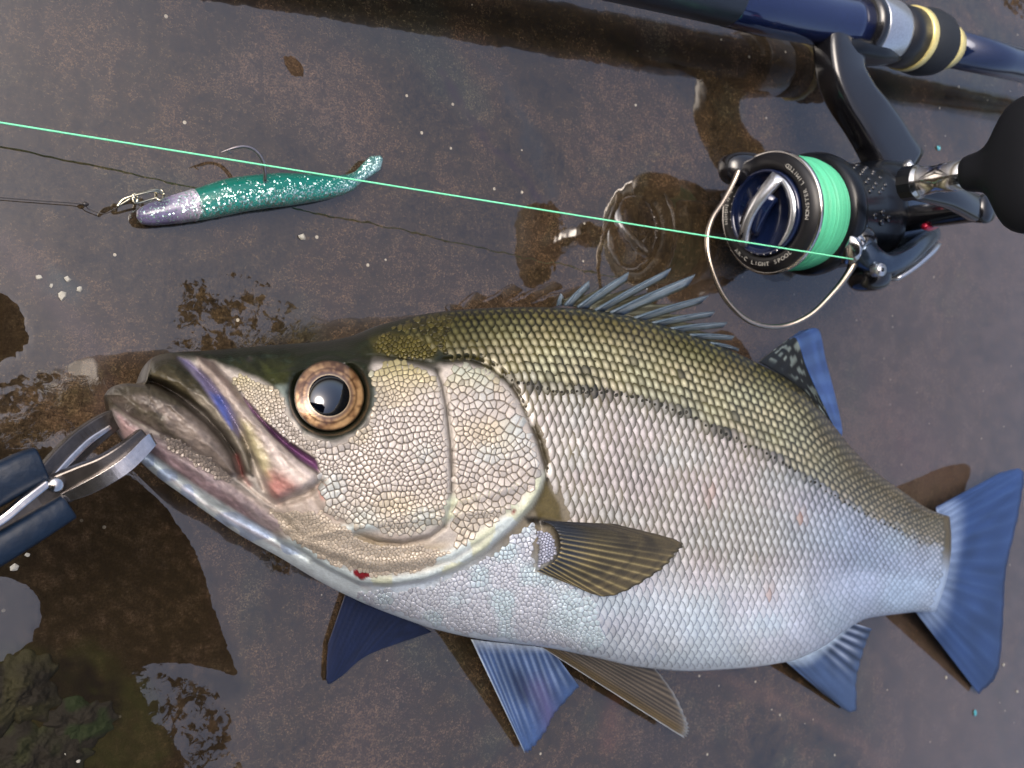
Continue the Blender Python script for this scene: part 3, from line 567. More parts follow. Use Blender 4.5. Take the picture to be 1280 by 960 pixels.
CELLS = [[], [], []]; CELL_N = [0]
def patch_scales(poly, cw, chh, rot, lift, cfun, jit=.22, seed=0, excl=None, rag=4):
    """small irregular scales that meet edge to edge: one clipped cell for each seed point, rear edge a little raised"""
    poly = np.asarray(poly, float); x0, y0 = poly.min(0); x1, y1 = poly.max(0); pts = []
    i = 0; x = x0 - 12 - .6 * (y1 - y0)
    while x < x1 + 12 + .6 * (y1 - y0):
        y = y0 - 12 - .5 * (x1 - x0) + (chh / 2 if i % 2 else 0)
        while y < y1 + 12 + .5 * (x1 - x0): pts.append((x, y)); y += chh
        x += cw; i += 1
    p = np.array(pts); cen = np.array([(x0 + x1) / 2, (y0 + y1) / 2]); q = p - cen; c_, s_ = math.cos(rot), math.sin(rot); p = np.stack([q[:, 0] * c_ - q[:, 1] * s_, q[:, 0] * s_ + q[:, 1] * c_], -1) + cen
    p[:, 0] += (vnoise(p[:, 0] / 30, p[:, 1] / 30, seed) - .5) * cw * 2.4; p[:, 1] += (vnoise(p[:, 0] / 30, p[:, 1] / 30, seed + 4) - .5) * chh * 2.4
    p += RNG.normal(0, jit, p.shape) * np.array([cw, chh])
    near = sdf(p[:, 0], p[:, 1], poly) > -2.5 * max(cw, chh); p = p[near]
    k = (sdf(p[:, 0], p[:, 1], poly) + (vnoise(p[:, 0] / 11, p[:, 1] / 11, seed + 7) - .5) * rag > 0) & (poly_dist(p[:, 0], p[:, 1], PREOP) > 4) & (poly_dist(p[:, 0], p[:, 1], OPEDGE) > 5)
    for e in excl or []: k &= ~inside(p[:, 0], p[:, 1], e)
    ids = np.where(k)[0]; cc, cm = cfun(p[ids, 0], p[ids, 1]); cc = cc * (1 + RNG.normal(0, .09, len(ids)))[:, None]; cm = cm * RNG.uniform(.6, 1.7, (len(ids), 1))
    R_ = 1.25 * max(cw, chh)
    for n_, i in enumerate(ids):
        o = p[i]; d = p - o; d2 = (d ** 2).sum(1); nb = np.argsort(d2)[1:15]
        cell = [o + R_ * np.array([math.cos(t), math.sin(t)]) for t in np.linspace(0, 2 * math.pi, 9)[:-1]]
        for j in nb:
            dj = d[j]; h = d2[j] / 2; out = []; m = len(cell)
            for q_ in range(m):
                A = cell[q_] - o; B = cell[(q_ + 1) % m] - o; a_, b_ = A @ dj - h, B @ dj - h
                if a_ <= 0: out.append(cell[q_])
                if a_ * b_ < 0: out.append(o + A + (B - A) * (a_ / (a_ - b_)))
            cell = out
            if len(cell) < 3: break
        if len(cell) < 3: continue
        c = np.array(cell); g = c.mean(0); m = len(c); mx_ = np.hypot(*(c - g).T).max() + 1e-6
        V2 = np.vstack([g[None], g + (c - g) * .62, g + (c - g) * .86, g + (c - g) * .985]); hh = np.concatenate([[1.0], np.full(m, .92), np.full(m, .55), np.full(m, -.45)])
        tl = ((V2 - g) @ np.array([.8, .55])) / mx_; L_ = lift * RNG.uniform(.7, 1.25)
        b0 = CELL_N[0]; CELLS[0].append(np.column_stack([V2, L_ * (hh + .45 * tl)])); w_ = np.concatenate([[0], np.full(m, .0), np.full(m, .35), np.ones(m)])[:, None]
        CELLS[2].append(cc[n_] * .76 * (1 - w_) + cm[n_] * .7 * w_)
        f = [[0, 1 + t, 1 + (t + 1) % m] for t in range(m)]
        for r_ in range(2): f += [[1 + r_ * m + t, 1 + (r_ + 1) * m + t, 1 + (r_ + 1) * m + (t + 1) % m, 1 + r_ * m + (t + 1) % m] for t in range(m)]
        CELLS[1] += [[v + b0 for v in q_] for q_ in f]; CELL_N[0] += len(V2)
    return len(ids)
def cheek_col(x, y):
    n = len(x); cc = np.broadcast_to(lin(196, 188, 181), (n, 3)).copy(); cm = np.broadcast_to(lin(84, 74, 60), (n, 3)).copy()
    top = sstep(500, 455, y); cc = mix(cc, lin(190, 178, 116), top * .75); cm = mix(cm, lin(54, 50, 18), top)
    lo = sstep(610, 670, y); cc = mix(cc, lin(206, 196, 178), lo * .7)
    pk = sstep(.55, .85, vnoise(x / 45, y / 45, 31)); cc = mix(cc, lin(206, 190, 150), pk * .4); gr = sstep(.6, .9, vnoise(x / 38, y / 38, 37)); cc = mix(cc, lin(190, 206, 208), gr * .5)
    return cc, cm
EYEX = [(EYE[0] + 58 * math.cos(a), EYE[1] + 60 * math.sin(a)) for a in np.linspace(0, 2 * math.pi, 24, endpoint=False)]
patch_scales([p for p in CHEEK if p[0] > 395] + [(395, 570)], 5.4, 7.8, .45, .00026, cheek_col, .2, 41, [EYEX])
patch_scales([(284, 470), (300, 468), (335, 482), (362, 500), (372, 525), (400, 545), (400, 574), (360, 550), (330, 522), (305, 495)], 3.6, 5.4, .85, .00022, cheek_col, .22, 51, [EYEX])
patch_scales(OPERC, 6.2, 10.0, -.22, .00026, cheek_col, .2, 61)
def nape_col(x, y):
    n = len(x); return np.broadcast_to(lin(94, 86, 42), (n, 3)) * RNG.uniform(.5, 1.25, (n, 1)), np.broadcast_to(lin(40, 38, 14), (n, 3))
patch_scales([(462, 426), (492, 416), (528, 423), (546, 437), (540, 448), (505, 447), (470, 440)], 4.6, 5.4, .1, .0004, nape_col, .22, 71)
def nape2(x, y):
    n = len(x); cc = np.broadcast_to(lin(72, 66, 30), (n, 3)) * RNG.uniform(.35, 1.5, (n, 1)); return cc, np.broadcast_to(lin(22, 22, 10), (n, 3))
patch_scales([(470, 412), (540, 393), (565, 390), (572, 400), (560, 420), (556, 440), (530, 415)], 6.0, 7.0, -.3, .0004, nape2, .25, 81)
def breast_col(x, y):
    n = len(x); cc = np.broadcast_to(lin(210, 214, 224), (n, 3)).copy(); cc = mix(cc, lin(204, 222, 230), sstep(.5, .8, vnoise(x / 30, y / 30, 3)))
    return cc, np.broadcast_to(lin(138, 144, 162), (n, 3))
patch_scales([(645, 668), (668, 655), (668, 715), (705, 728), (745, 757), (760, 800), (740, 815), (660, 803), (560, 786), (480, 760), (440, 742), (480, 740), (540, 734), (600, 705)], 4.6, 5.6, .35, .00026, breast_col, .26, 91, rag=7)
patch_scales([(340, 640), (400, 640), (450, 672), (540, 684), (562, 690), (520, 716), (470, 722), (420, 706), (360, 672)], 3.8, 4.6, .5, .00012, lambda x, y: (np.broadcast_to(lin(184, 173, 158), (len(x), 3)), np.broadcast_to(lin(150, 137, 120), (len(x), 3))), .26, 101)
patch_scales([(198, 540), (232, 556), (270, 580), (296, 600), (285, 604), (250, 584), (210, 560)], 3.4, 5.2, .75, .00022, lambda x, y: (np.broadcast_to(lin(160, 150, 142), (len(x), 3)), np.broadcast_to(lin(100, 90, 86), (len(x), 3))), .24, 111)
patch_scales([(674, 660), (690, 668), (696, 685), (690, 702), (674, 710), (671, 685)], 3.6, 4.0, .0, .0005, lambda x, y: (np.broadcast_to(lin(190, 194, 214), (len(x), 3)), np.broadcast_to(lin(84, 90, 120), (len(x), 3))), .2, 121)

def emit_scales():
    V = np.concatenate(SCL[0]); C = np.concatenate(SCL[1]); n = len(V); nv = V.shape[1]; F0 = TF
    # the 300 largest on the flank are parts of their own, the rest one mass
    xx, yy = proj(V[:n_flank].reshape(-1, 3)); xx = xx.reshape(n_flank, nv); yy = yy.reshape(n_flank, nv)
    area = (xx.max(1) - xx.min(1)) * (yy.max(1) - yy.min(1)); big = set(np.argsort(-area)[:300].tolist())
    for i in sorted(big): raw('scale', V[i], F0, M['scale'], FISH, col=C[i])
    rest = np.array([i for i in range(n) if i not in big]); V = V[rest]; C = C[rest]
    F = []
    for i in range(len(rest)): F += [[v + i * nv for v in f] for f in F0]
    o = raw('scale_cover', V.reshape(-1, 3), F, M['scale'], FISH, col=C.reshape(-1, 3)); o['kind'] = 'stuff'
emit_scales()
def lateral_line():
    x = np.arange(634, 1150, 6.2); x = x + RNG.normal(0, 1, len(x)); n = len(x); y = fLat(x) + RNG.normal(0, 1.4, n); al = np.interp(x, [634, 900, 1150], [3.6, 3.2, 1.6]) * RNG.uniform(.7, 1.2, n); k = len(SCL[0])
    V, C = scale_geo(x, y, al, al * RNG.uniform(.7, 1.3, n), RNG.normal(.3, .3, n), np.full(n, .0011), np.broadcast_to(lin(34, 32, 22), (n, 3)) * RNG.uniform(.6, 1.6, (n, 1)), np.broadcast_to(lin(60, 56, 44), (n, 3)))
    F = []
    for i in range(n): F += [[v + i * V.shape[1] for v in f] for f in TF]
    raw('lateral_line', V.reshape(-1, 3), F, M['scale'], FISH, col=C.reshape(-1, 3))
lateral_line()
def emit_cells():
    v = np.concatenate(CELLS[0]); py = np.clip(v[:, 1], fT(v[:, 0]) + .5, fB(v[:, 0]) - .5); z = zsurf(v[:, 0], py) + v[:, 2] + .0002
    o = raw('head_scale_cover', P(v[:, 0], py, z), CELLS[1], M['scale'], FISH, col=np.concatenate(CELLS[2])); o['kind'] = 'stuff'
emit_cells()

def build_eye():
    ppm = 5.1e3
    def dome(r0, r1, zf, n=64, k=18, ell=1.0):
        rr = np.linspace(r0, r1, k); a = np.linspace(0, 2 * math.pi, n, endpoint=False); X = EYE[0] + rr[:, None] * np.cos(a); Y = EYE[1] + rr[:, None] * np.sin(a) * ell
        return X, Y, zf(rr)[:, None] + eye_plane(X, Y) - EYEZ, rr, a
    top = EYEZ + .0022; R = .0165
    zf = lambda r: top - R + np.sqrt(np.maximum(R ** 2 - (r / ppm) ** 2, 1e-9))
    X, Y, Z, rr, a = dome(22, 44, zf, 72, 26); V = P(X, Y, Z); n = len(a)
    rad = np.broadcast_to(rr[:, None], X.shape); an = np.broadcast_to(a[None], X.shape); nz = vnoise(an * 9 / 1.0 + 40, rad / 5 + 3, 5) * .6 + vnoise(an * 3 + 9, rad / 9, 6) * .4
    c = np.broadcast_to(lin(146, 112, 80), X.shape + (3,)).copy(); c = mix(c, lin(196, 160, 118), sstep(.4, .75, nz)); c = mix(c, lin(70, 40, 26), sstep(.5, .2, nz) * .8)
    c = mix(c, lin(92, 74, 70), sstep(33, 28, rad) * .85); c = mix(c, lin(60, 34, 20), np.exp(-((rad - 34) / 1.6) ** 2) * .75); c = mix(c, lin(190, 170, 140), np.exp(-((rad - 26.2) / .9) ** 2) * .8); c = mix(c, lin(30, 24, 16), sstep(40.5, 44, rad))
    c = mix(c, lin(64, 40, 24), sstep(.2, 1.0, -np.sin(an)) * sstep(30, 42, rad) * .6)
    F = [q[::-1] for q in grid_faces(len(rr), n, True)]
    iris = raw('eye', V.reshape(-1, 3), F, M['eye'], FISH, col=c.reshape(-1, 3))
    tag(iris, 'bronze iris with a large dark pupil')
    X, Y, Z, rr, a = dome(.2, 25.5, lambda r: zf(np.full_like(r, 25.5)) + .0001 + np.sqrt(.0074 ** 2 - (r / ppm) ** 2) - math.sqrt(.0074 ** 2 - (25.5 / ppm) ** 2), 64, 18); Z = np.array(Z); V = P(X, Y, Z)
    raw('pupil', V.reshape(-1, 3), [q[::-1] for q in grid_faces(len(rr), 64, True)] + [list(range(64))], M['pupil'], iris)
build_eye()

def fin(name, base, tip, nr, cfun, ray_h=.00022, thick=.0003, sub=6, nrad=26, parent=FISH, label=None, rag=0., on_body=0., seed=0):
    """fan of fin rays: base and tip are picture points with heights; ridged surface, two sided, frayed outer edge"""
    m = nr * sub + 1; b = smooth(base, m); t = smooth(tip, m); s = np.linspace(0, 1, m)
    r = np.linspace(0, 1, nrad); ph = np.cos(s * nr * 2 * math.pi)
    fr = 1 + rag * (.5 * (ph < 0) * -1 + .6 * (vnoise(s * nr * .9, s * 0, seed) - .5)); t = b + (t - b) * fr[:, None]
    G = b[None] + (t - b)[None] * r[:, None, None]
    ss = np.broadcast_to(s[None], (nrad, m)); rr = np.broadcast_to(r[:, None], (nrad, m)); pp = np.broadcast_to(ph[None], (nrad, m))
    z = G[..., 2]
    if on_body: z = zsurf(G[..., 0].ravel(), G[..., 1].ravel()).reshape(z.shape) + z
    z = z + ray_h * .42 * (pp + .5 * (vnoise(ss * nr * 2.7, rr * 3, seed + 21) - .5)) * np.clip(1.2 - rr, .25, 1) + .0006 * (vnoise(ss * 4 + seed, rr * 2, seed) - .5) * rr
    A = P(G[..., 0], G[..., 1], np.maximum(z, .0012)); B = A.copy(); B[..., 2] = np.maximum(B[..., 2] - thick, .0006)
    V = np.concatenate([A.reshape(-1, 3), B.reshape(-1, 3)]); k = nrad * m; F = [q[::-1] for q in grid_faces(nrad, m)]; F += grid_faces(nrad, m, False, k)
    rim = [i for i in range(m)] + [i * m + m - 1 for i in range(1, nrad)] + [(nrad - 1) * m + i for i in range(m - 2, -1, -1)] + [i * m for i in range(nrad - 2, 0, -1)]
    F += [[rim[i], rim[(i + 1) % len(rim)], rim[(i + 1) % len(rim)] + k, rim[i] + k] for i in range(len(rim))]
    c = cfun(ss.ravel(), rr.ravel(), pp.ravel()) * .72; c = c * (1 + .45 * (vnoise(ss.ravel() * nr * 1.6, rr.ravel() * 5, seed + 3) - .5) + .35 * (vnoise(ss.ravel() * 5, rr.ravel() * 4, seed + 5) - .5))[:, None]
    o = raw(name, V, F, M['fin'], parent, col=np.vstack([c, c * .8]))
    if label: o['label'] = label
    return o
def two(a, b): return lambda s, r, p: mix(np.broadcast_to(a, s.shape + (3,)).copy(), b, sstep(-.6, .9, p))

# tail
def tailc(s, r, p):
    c = np.broadcast_to(lin(38, 62, 110), s.shape + (3,)).copy(); c = mix(c, lin(52, 78, 126), sstep(.2, .9, p) * .5); c = mix(c, lin(150, 172, 205), sstep(.36, .14, r) * (.42 + .16 * sstep(0, .8, p))); c = mix(c, lin(36, 54, 92), sstep(.03, .0, s) + sstep(.9, 1, s) * .4); return mix(c, lin(44, 66, 112), sstep(.9, 1, r) * .7)
fin('tail_fin', [(1170, 634, .018), (1174, 655, .0195), (1176, 690, .0210), (1170, 720, .0205), (1160, 745, .0180), (1144, 764, .013)], [(1252, 590, .016), (1279, 589, .015), (1274, 640, .016), (1258, 712, .015), (1255, 762, .011), (1248, 838, .005), (1224, 868, .003)], 17, tailc, .00028, rag=.01, seed=3)
# second dorsal: a dark inner fold and the blue outer web
def sd1(s, r, p):
    c = np.broadcast_to(lin(30, 32, 32), s.shape + (3,)).copy(); return mix(c, lin(120, 132, 130), (vnoise(s * 26, r * 9, 3) > .66) * sstep(.1, .3, r) * .8)
fold = [(986, 424, .034), (996, 424, .034), (1008, 458, .033), (1024, 494, .030), (1040, 528, .025), (1048, 540, .022)]
sdf_ = fin('second_dorsal_fin', [(948, 452, .030), (966, 462, .029), (988, 476, .028), (1010, 496, .027), (1030, 520, .026), (1044, 536, .024)], fold, 8, sd1, .0003, seed=5)
fin('fin_web', fold, [(1000, 414, .026), (1023, 412, .024), (1032, 448, .020), (1044, 494, .018), (1052, 530, .018), (1053, 547, .020)], 8, two(lin(56, 86, 146), lin(70, 102, 160)), .0001, parent=sdf_, seed=6)
# anal fin
def anc(s, r, p):
    c = np.broadcast_to(lin(58, 78, 116), s.shape + (3,)).copy(); c = mix(c, lin(176, 190, 214), sstep(.2, .9, p) * sstep(.35, .7, s) * sstep(1, .45, r) * .8); c = mix(c, lin(26, 34, 58), sstep(-.2, -.9, p) * sstep(.35, .6, s) * .9); return mix(c, lin(170, 190, 212), sstep(.2, 0, r) * .7)
fin('anal_fin', [(982, 827, .013), (1002, 822, .014), (1026, 810, .015), (1046, 796, .016), (1064, 778, .017)], [(1030, 868, .004), (1068, 891, .003), (1071, 850, .004), (1080, 812, .007), (1090, 786, .012)], 10, anc, .0003, rag=.03, seed=8)
# pelvic fins
def pv1(s, r, p):
    c = np.broadcast_to(lin(60, 84, 130), s.shape + (3,)).copy(); c = mix(c, lin(150, 172, 208), sstep(0, .9, p) * .55 * sstep(1, .5, r)); c = mix(c, lin(22, 30, 56), np.exp(-((s - .42) / .13) ** 2) * sstep(.15, .4, r) * sstep(.75, .5, r) * .8)
    c = mix(c, lin(96, 86, 128), np.exp(-((s - .62) / .14) ** 2) * sstep(.3, .6, r) * .6); return mix(c, lin(190, 205, 222), sstep(.035, .0, s) * .8 + sstep(.12, 0, r) * .6)
fin('pelvic_fin', [(589, 799, .013), (612, 802, .015), (640, 805, .017), (668, 808, .018), (690, 812, .019)], [(656, 941, .003), (664, 939, .003), (682, 914, .004), (697, 888, .006), (724, 858, .010)], 12, pv1, .0004, rag=.03, seed=11, label='blue pelvic fin spread below the belly')
def pv2(s, r, p):
    c = np.broadcast_to(lin(74, 66, 56), s.shape + (3,)).copy(); c = mix(c, lin(128, 116, 98), sstep(.1, .9, p) * .65); c = mix(c, lin(96, 78, 34), sstep(.35, .15, s) * .7); c = mix(c, lin(40, 34, 34), sstep(-.3, -.9, p) * .6); return mix(c, lin(196, 205, 214), np.clip(sstep(.035, .0, s) * .9 + sstep(.95, 1, r) * .5, 0, 1))
fin('pelvic_fin', [(672, 806, .020), (690, 808, .021), (715, 812, .0215), (742, 818, .022), (764, 824, .022)], [(856, 923, .008), (861, 914, .009), (858, 898, .010), (842, 866, .013), (818, 834, .018)], 12, pv2, .0004, rag=.02, seed=13, label='brown pelvic fin trailing along the belly')
# pectorals
def pc1(s, r, p):
    c = np.broadcast_to(lin(66, 60, 44), s.shape + (3,)).copy(); c = mix(c, lin(40, 46, 56), sstep(.35, .1, r) * .9); c = mix(c, lin(46, 48, 54), sstep(.2, .0, s) * .85)
    ln = sstep(.25, .95, p) * sstep(.25, .55, s); c = mix(c, lin(176, 160, 112), ln * .75); c = mix(c, lin(104, 92, 66), (1 - ln) * sstep(.4, .8, r) * .45); c = mix(c, lin(34, 32, 30), sstep(.45, .7, vnoise(s * 8, r * 22, 2)) * sstep(.3, .6, r) * .5); return c
fin('pectoral_fin', [(678, 651, .0022), (692, 658, .003), (700, 672, .0036), (700, 692, .0034), (688, 706, .0026), (672, 714, .0018)], [(770, 655, .0034), (848, 676, .0040), (844, 694, .0040), (812, 722, .0040), (760, 746, .0034), (706, 728, .0022)], 17, pc1, .0003, .0004, rag=.03, on_body=1, seed=17, label='olive pectoral fin folded back over the flank')
fin('pectoral_fin', [(432, 742, .0022), (455, 752, .0022), (480, 762, .0022), (505, 772, .0022), (530, 784, .0022)], [(410, 806, .0018), (409, 852, .0018), (426, 846, .0018), (462, 818, .0018), (540, 790, .0018)], 14, two(lin(16, 27, 58), lin(18, 30, 62)), .00006, rag=.02, seed=19, label='dark blue far pectoral fin flat on the stone')

# spiny dorsal
def dorsal():
    SP = [((697, 382), (701, 367)), ((706, 382), (736, 351)), ((722, 384), (786, 340)), ((744, 388), (839, 335)), ((763, 391), (869, 343)), ((792, 398), (886, 369)), ((815, 404), (894, 389)), ((838, 411), (909, 403)), ((862, 419), (918, 420)), ((888, 429), (924, 436))]
    bv = []; 
    W = [(np.array([*a, .0325]), np.array([*b, .0335 - .0004 * i])) for i, (a, b) in enumerate(SP)]
    root = None; Vs = []; Fs = []; Cs = []; k = 0
    for i, (a, b) in enumerate(W):
        nxt = W[i + 1] if i + 1 < len(W) else (a + [22, 8, -.001], b + [6, 14, -.001])
        m, q = 9, 12
        u = np.linspace(0, 1, m)[:, None]; v = np.linspace(0, 1, q)[None]
        # membrane hangs slack behind each spine and is torn back from the next one
        reach = .48 * (1 - .15 * v); A = a[None, None] + (b - a) * (v * .99)[..., None]; B = nxt[0] + (nxt[1] - nxt[0]) * (v * (.55 if i > 2 else .12 + .12 * i))[..., None]
        G = A + (B - A) * (u * reach)[..., None]; G[..., 2] += -.0030 * np.sin(u * math.pi * .5) * np.ones_like(v)
        Vv = P(G[..., 0], G[..., 1], G[..., 2]); Vs.append(Vv.reshape(-1, 3)); Fs += grid_faces(m, q, False, k); k += m * q
        uu = np.broadcast_to(u, (m, q)); vv = np.broadcast_to(v, (m, q)); c = np.broadcast_to(lin(128, 144, 156), (m, q, 3)).copy(); c = mix(c, lin(46, 48, 36), sstep(.55, .8, uu)); c = mix(c, lin(60, 74, 84), sstep(.45, .75, vnoise(uu * 5 + i * 3, vv * 9, i)) * .6); c = mix(c, lin(48, 66, 92), sstep(.25, .0, vv)); c = mix(c, lin(190, 200, 205), np.exp(-((uu - .22) / .12) ** 2) * .6); Cs.append(c.reshape(-1, 3))
    for i, (a, b) in enumerate(W[:-1]):
        nxt = W[i + 1]; m, q = 7, 9; u = np.linspace(0, 1, m)[:, None]; v = np.linspace(0, 1, q)[None]; top_ = .66 - .28 * np.sin(u * math.pi)
        A = a + (b - a) * (v * top_)[..., None]; B = nxt[0] + (nxt[1] - nxt[0]) * (v * top_ * .95)[..., None]; G = A + (B - A) * u[..., None]; G[..., 2] -= .0012 + .0022 * np.sin(u * math.pi) * np.ones_like(v)
        Vs.append(P(G[..., 0], G[..., 1], G[..., 2]).reshape(-1, 3)); Fs += grid_faces(m, q, False, k); k += m * q
        uu = np.broadcast_to(u, (m, q)); vv = np.broadcast_to(v, (m, q)); c = np.broadcast_to(lin(48, 46, 34), (m, q, 3)).copy(); c = mix(c, lin(84, 86, 74), sstep(.5, .8, vnoise(uu * 4 + i * 7, vv * 6, 40 + i))); Cs.append(c.reshape(-1, 3))
    root = raw('dorsal_fin', np.vstack(Vs), Fs, M['fin'], FISH, col=np.vstack(Cs)); so = root.modifiers.new('thickness', 'SOLIDIFY'); so.thickness = .0003
    for a, b in W:
        p = smooth([a, a + (b - a) * .5 + [0, -1.5, .001], b], 10); w_ = P(p[:, 0], p[:, 1], p[:, 2] + .0004); v, f = tube(w_, np.linspace(.00055, .00012, 10), 8)
        raw('spine', v, f, M['fin'], root, col=np.broadcast_to(lin(70, 84, 96), (len(v), 3)))
dorsal()

# ------------------------------------------------------------------ rod
RZ = .030
RA, RB = P(1250, 75, RZ), P(950, 5, RZ); RAX = (RA - RB) / np.linalg.norm(RA - RB)       # towards the butt
def rod_d(px):
    """distance along the rod axis (from RB) seen at picture column px"""
    d0, d1 = -.3, .4
    for _ in range(50):
        m = (d0 + d1) / 2
        if proj(RB + RAX * m)[0] < px: d0 = m
        else: d1 = m
    return m
ROD = thing('fishing_rod', (RA[0], RA[1], 0), 'dark blue fishing rod with silver hood and pale yellow rings above the reel', 'fishing rod')
D = {k: rod_d(k - 27) for k in (700, 940, 985, 1000, 1098, 1102, 1135, 1159, 1166, 1196, 1203, 1210, 1279)}
def rl(name, prof, m, parent=ROD, n=48): return raw(name, *lathe(prof, RB, RAX, n), m, parent)
d = D
rl('fore_grip', [(-.62, .0092), (-.25, .0096), (d[700], .0098), (d[940], .0104), (d[985], .0100), (d[1000], .0094)], M['grip'])
# reel seat with its shaped barrel
rl('reel_seat', [(d[940] - .01, .0088), (d[940], .0106), (d[985], .0112), ((d[985] + d[1098]) / 2, .0106), (d[1098] - .012, .0112), (d[1098], .0118)], M['seat'])
rl('hood_rim', [(d[1098] - .0035, .0118), (d[1098] - .003, .0142), (d[1098] + .001, .0146), (d[1102] + .0012, .0140)], M['black'])
rl('hood', [(d[1102], .0120), (d[1102], .0142), (d[1102] + .001, .0144), (d[1135] - .002, .0138), (d[1135], .0132), (d[1135], .0100)], M['silver'])
rl('collar', [(d[1135] - .001, .011), (d[1135], .0130), (d[1159] - .0002, .0130), (d[1159] + .0006, .011)], M['black_matt'])
rl('ring', [(d[1159], .011), (d[1159], .0134), (d[1159] + .0006, .0138), (d[1166] - .0006, .0138), (d[1166], .0134), (d[1166], .011)], M['yellow'])
rl('butt_cushion', [(d[1166] - .001, .011), (d[1166], .0130), (d[1166] + .004, .0142), ((d[1166] + d[1196]) / 2, .0147), (d[1196] - .003, .0138), (d[1196], .0120), (d[1203], .0098), (d[1203], .007)], M['eva'])
rl('ring', [(d[1196], .007), (d[1196] + .001, .0112), (d[1203], .0110), (d[1210] - .0006, .0100), (d[1210], .0096), (d[1210], .007)], M['yellow'])
rl('blank', [(d[1203], .0084), (d[1279], .0082), (.62, .0080)], M['blank'])
# ------------------------------------------------------------------ reel: lies on its side, handle up
S0 = P(957, 266, .036); AX = RAX; E2 = np.array([-AX[1], AX[0], 0]); E3 = np.array([0, 0, 1.0])     # back, towards the rod, up
REEL = thing('spinning_reel', (S0[0] + .05, S0[1], 0), 'black spinning reel full of mint green braid, lying beside the fish', 'fishing reel')
def rr(name, prof, m, parent=REEL, n=64, org=None, ax=None): return raw(name, *lathe(prof, S0 if org is None else org, AX if ax is None else ax, n), m, parent)
R0 = .0226
spool = rr('spool', [(.0015, .0150), (.0002, .0162), (-.0004, .0175), (-.0002, .0195), (.0006, .0212), (.0016, .0222), (.0026, R0), (.0034, R0), (.0040, .0220), (.0045, .0205)], M['black_matt'], n=96)
rr('lip_rim', [(.0021, .0222), (.0018, .0228), (.0026, .0233), (.0036, .0232), (.0041, .0224)], M['chrome'], spool, 96)
# wound braid: shallow cross-wound grooves
pr = []; cs = []; nn = 110
for i in range(nn):
    dd = .0042 + i * (.0250 - .0042) / (nn - 1); pr.append((dd, .0204 + .0009 * math.sin(math.pi * i / nn) + .00022 * math.sin(i * 1.9) + .00022 * RNG.normal()))
v, f = lathe(pr, S0, AX, 72); cl = np.repeat(np.array([lin(84, 186, 146) * (.92 + .14 * math.sin(i * 1.9) + .13 * RNG.normal()) for i in range(nn)]), 72, 0)
raw('wound_line', v, f, M['spoolline'], spool, col=cl)
cap = rr('drag_knob', [(.0032, .0010), (.0030, .0100), (.0012, .0136), (-.0006, .0146), (-.0018, .0152), (-.0012, .0160), (.0012, .0161)], M['navy'], REEL, 72)
fpt = lambda r, a, dz: S0 + (E3 * math.cos(a) + E2 * math.sin(a)) * r + AX * dz
def strip(a0, a1, r0, r1, dz, th, n=40):
    a = np.linspace(a0, a1, n); V = []
    for t_, q in zip(np.linspace(0, 1, n), a):
        wv = math.sin(math.pi * min(max(t_, .02), .98)) ** .6; ri = r1 - (r1 - r0) * wv
        V += [fpt(ri, q, dz), fpt(r1, q, dz - .0002), fpt(r1, q, dz + th), fpt(ri, q, dz + th)]
    F = grid_faces(n, 4, True); F += [[3, 2, 1, 0], [4 * n - 4, 4 * n - 3, 4 * n - 2, 4 * n - 1]]; return np.array(V), F
raw('crescent', *strip(math.radians(-62), math.radians(66), .0122, .0150, -.0022, .0030), M['silver'], cap)
ba, bb = fpt(.0146, math.radians(58), -.0014), fpt(.0146, math.radians(226), -.0014)
pth = np.linspace(0, 1, 14)[:, None]; bar = ba + (bb - ba) * pth - AX * (.0042 * np.sin(pth * math.pi)); v, f = sweep(bar, np.interp(pth[:, 0], [0, .45, .55, 1], [.0030, .0021, .0019, .0022]), np.full(14, .0016), 8, 4, up=-AX); raw('drag_bar', v, f, M['silver'], cap)
raw('bar_slot', *box(bar[11] - AX * .0016, (bb - ba) / np.linalg.norm(bb - ba) * .0022, np.cross(AX, (bb - ba) / np.linalg.norm(bb - ba)) * .0007, AX * .0003), M['black'], cap)
fl_a = bar[3:11] + AX * .0022; v, f = sweep(fl_a, .0050, .0022, 8, 4, up=-AX); raw('drag_wing', v, f, M['navy'], cap)
for k, an in enumerate([150, 161, 172, 183, 194, 247, 258, 269, 280, 291]):
    v, f = lathe([(-.0004, .0001), (-.0003, .0004), (.0004, .0005), (.001, .0005)], fpt(.01575 if k < 5 else .0156, math.radians(an), -.0012), AX, 10); raw('rivet', v, f, M['chrome'], cap)
# lettering round the lip, tops towards the centre
def ring_text(s, a0, a1, r, size, parent):
    parts = []; n = len(s)
    for i, ch in enumerate(s):
        if ch == ' ': continue
        cu = bpy.data.curves.new('glyph', 'FONT'); cu.body = ch; cu.size = size; cu.align_x = 'CENTER'; cu.extrude = .00004; cu.resolution_u = 3
        ob = bpy.data.objects.new('glyph', cu); COL.objects.link(ob); bpy.context.view_layer.update()
        me = bpy.data.meshes.new_from_object(ob); co = np.array([v.co[:] for v in me.vertices]); fs = [list(p.vertices) for p in me.polygons]
        bpy.data.objects.remove(ob); bpy.data.curves.remove(cu); bpy.data.meshes.remove(me)
        a = a0 + (a1 - a0) * i / max(n - 1, 1); rad = E3 * math.cos(a) + E2 * math.sin(a); tan = -E3 * math.sin(a) + E2 * math.cos(a)
        # reading counter-clockwise: right = tan, up = -rad
        slope = AX * .12
        V = S0 + rad * r + tan[None] * co[:, :1] * 1.15 + (-rad - slope * .6)[None] * (co[:, 1:2] - size * .35) + (-AX)[None] * (co[:, 2:3] + .00045)
        parts.append((V, fs))
    v, f = join(*parts); return raw('lettering', v, f, M['white'], parent, smooth_=False)
R = math.radians
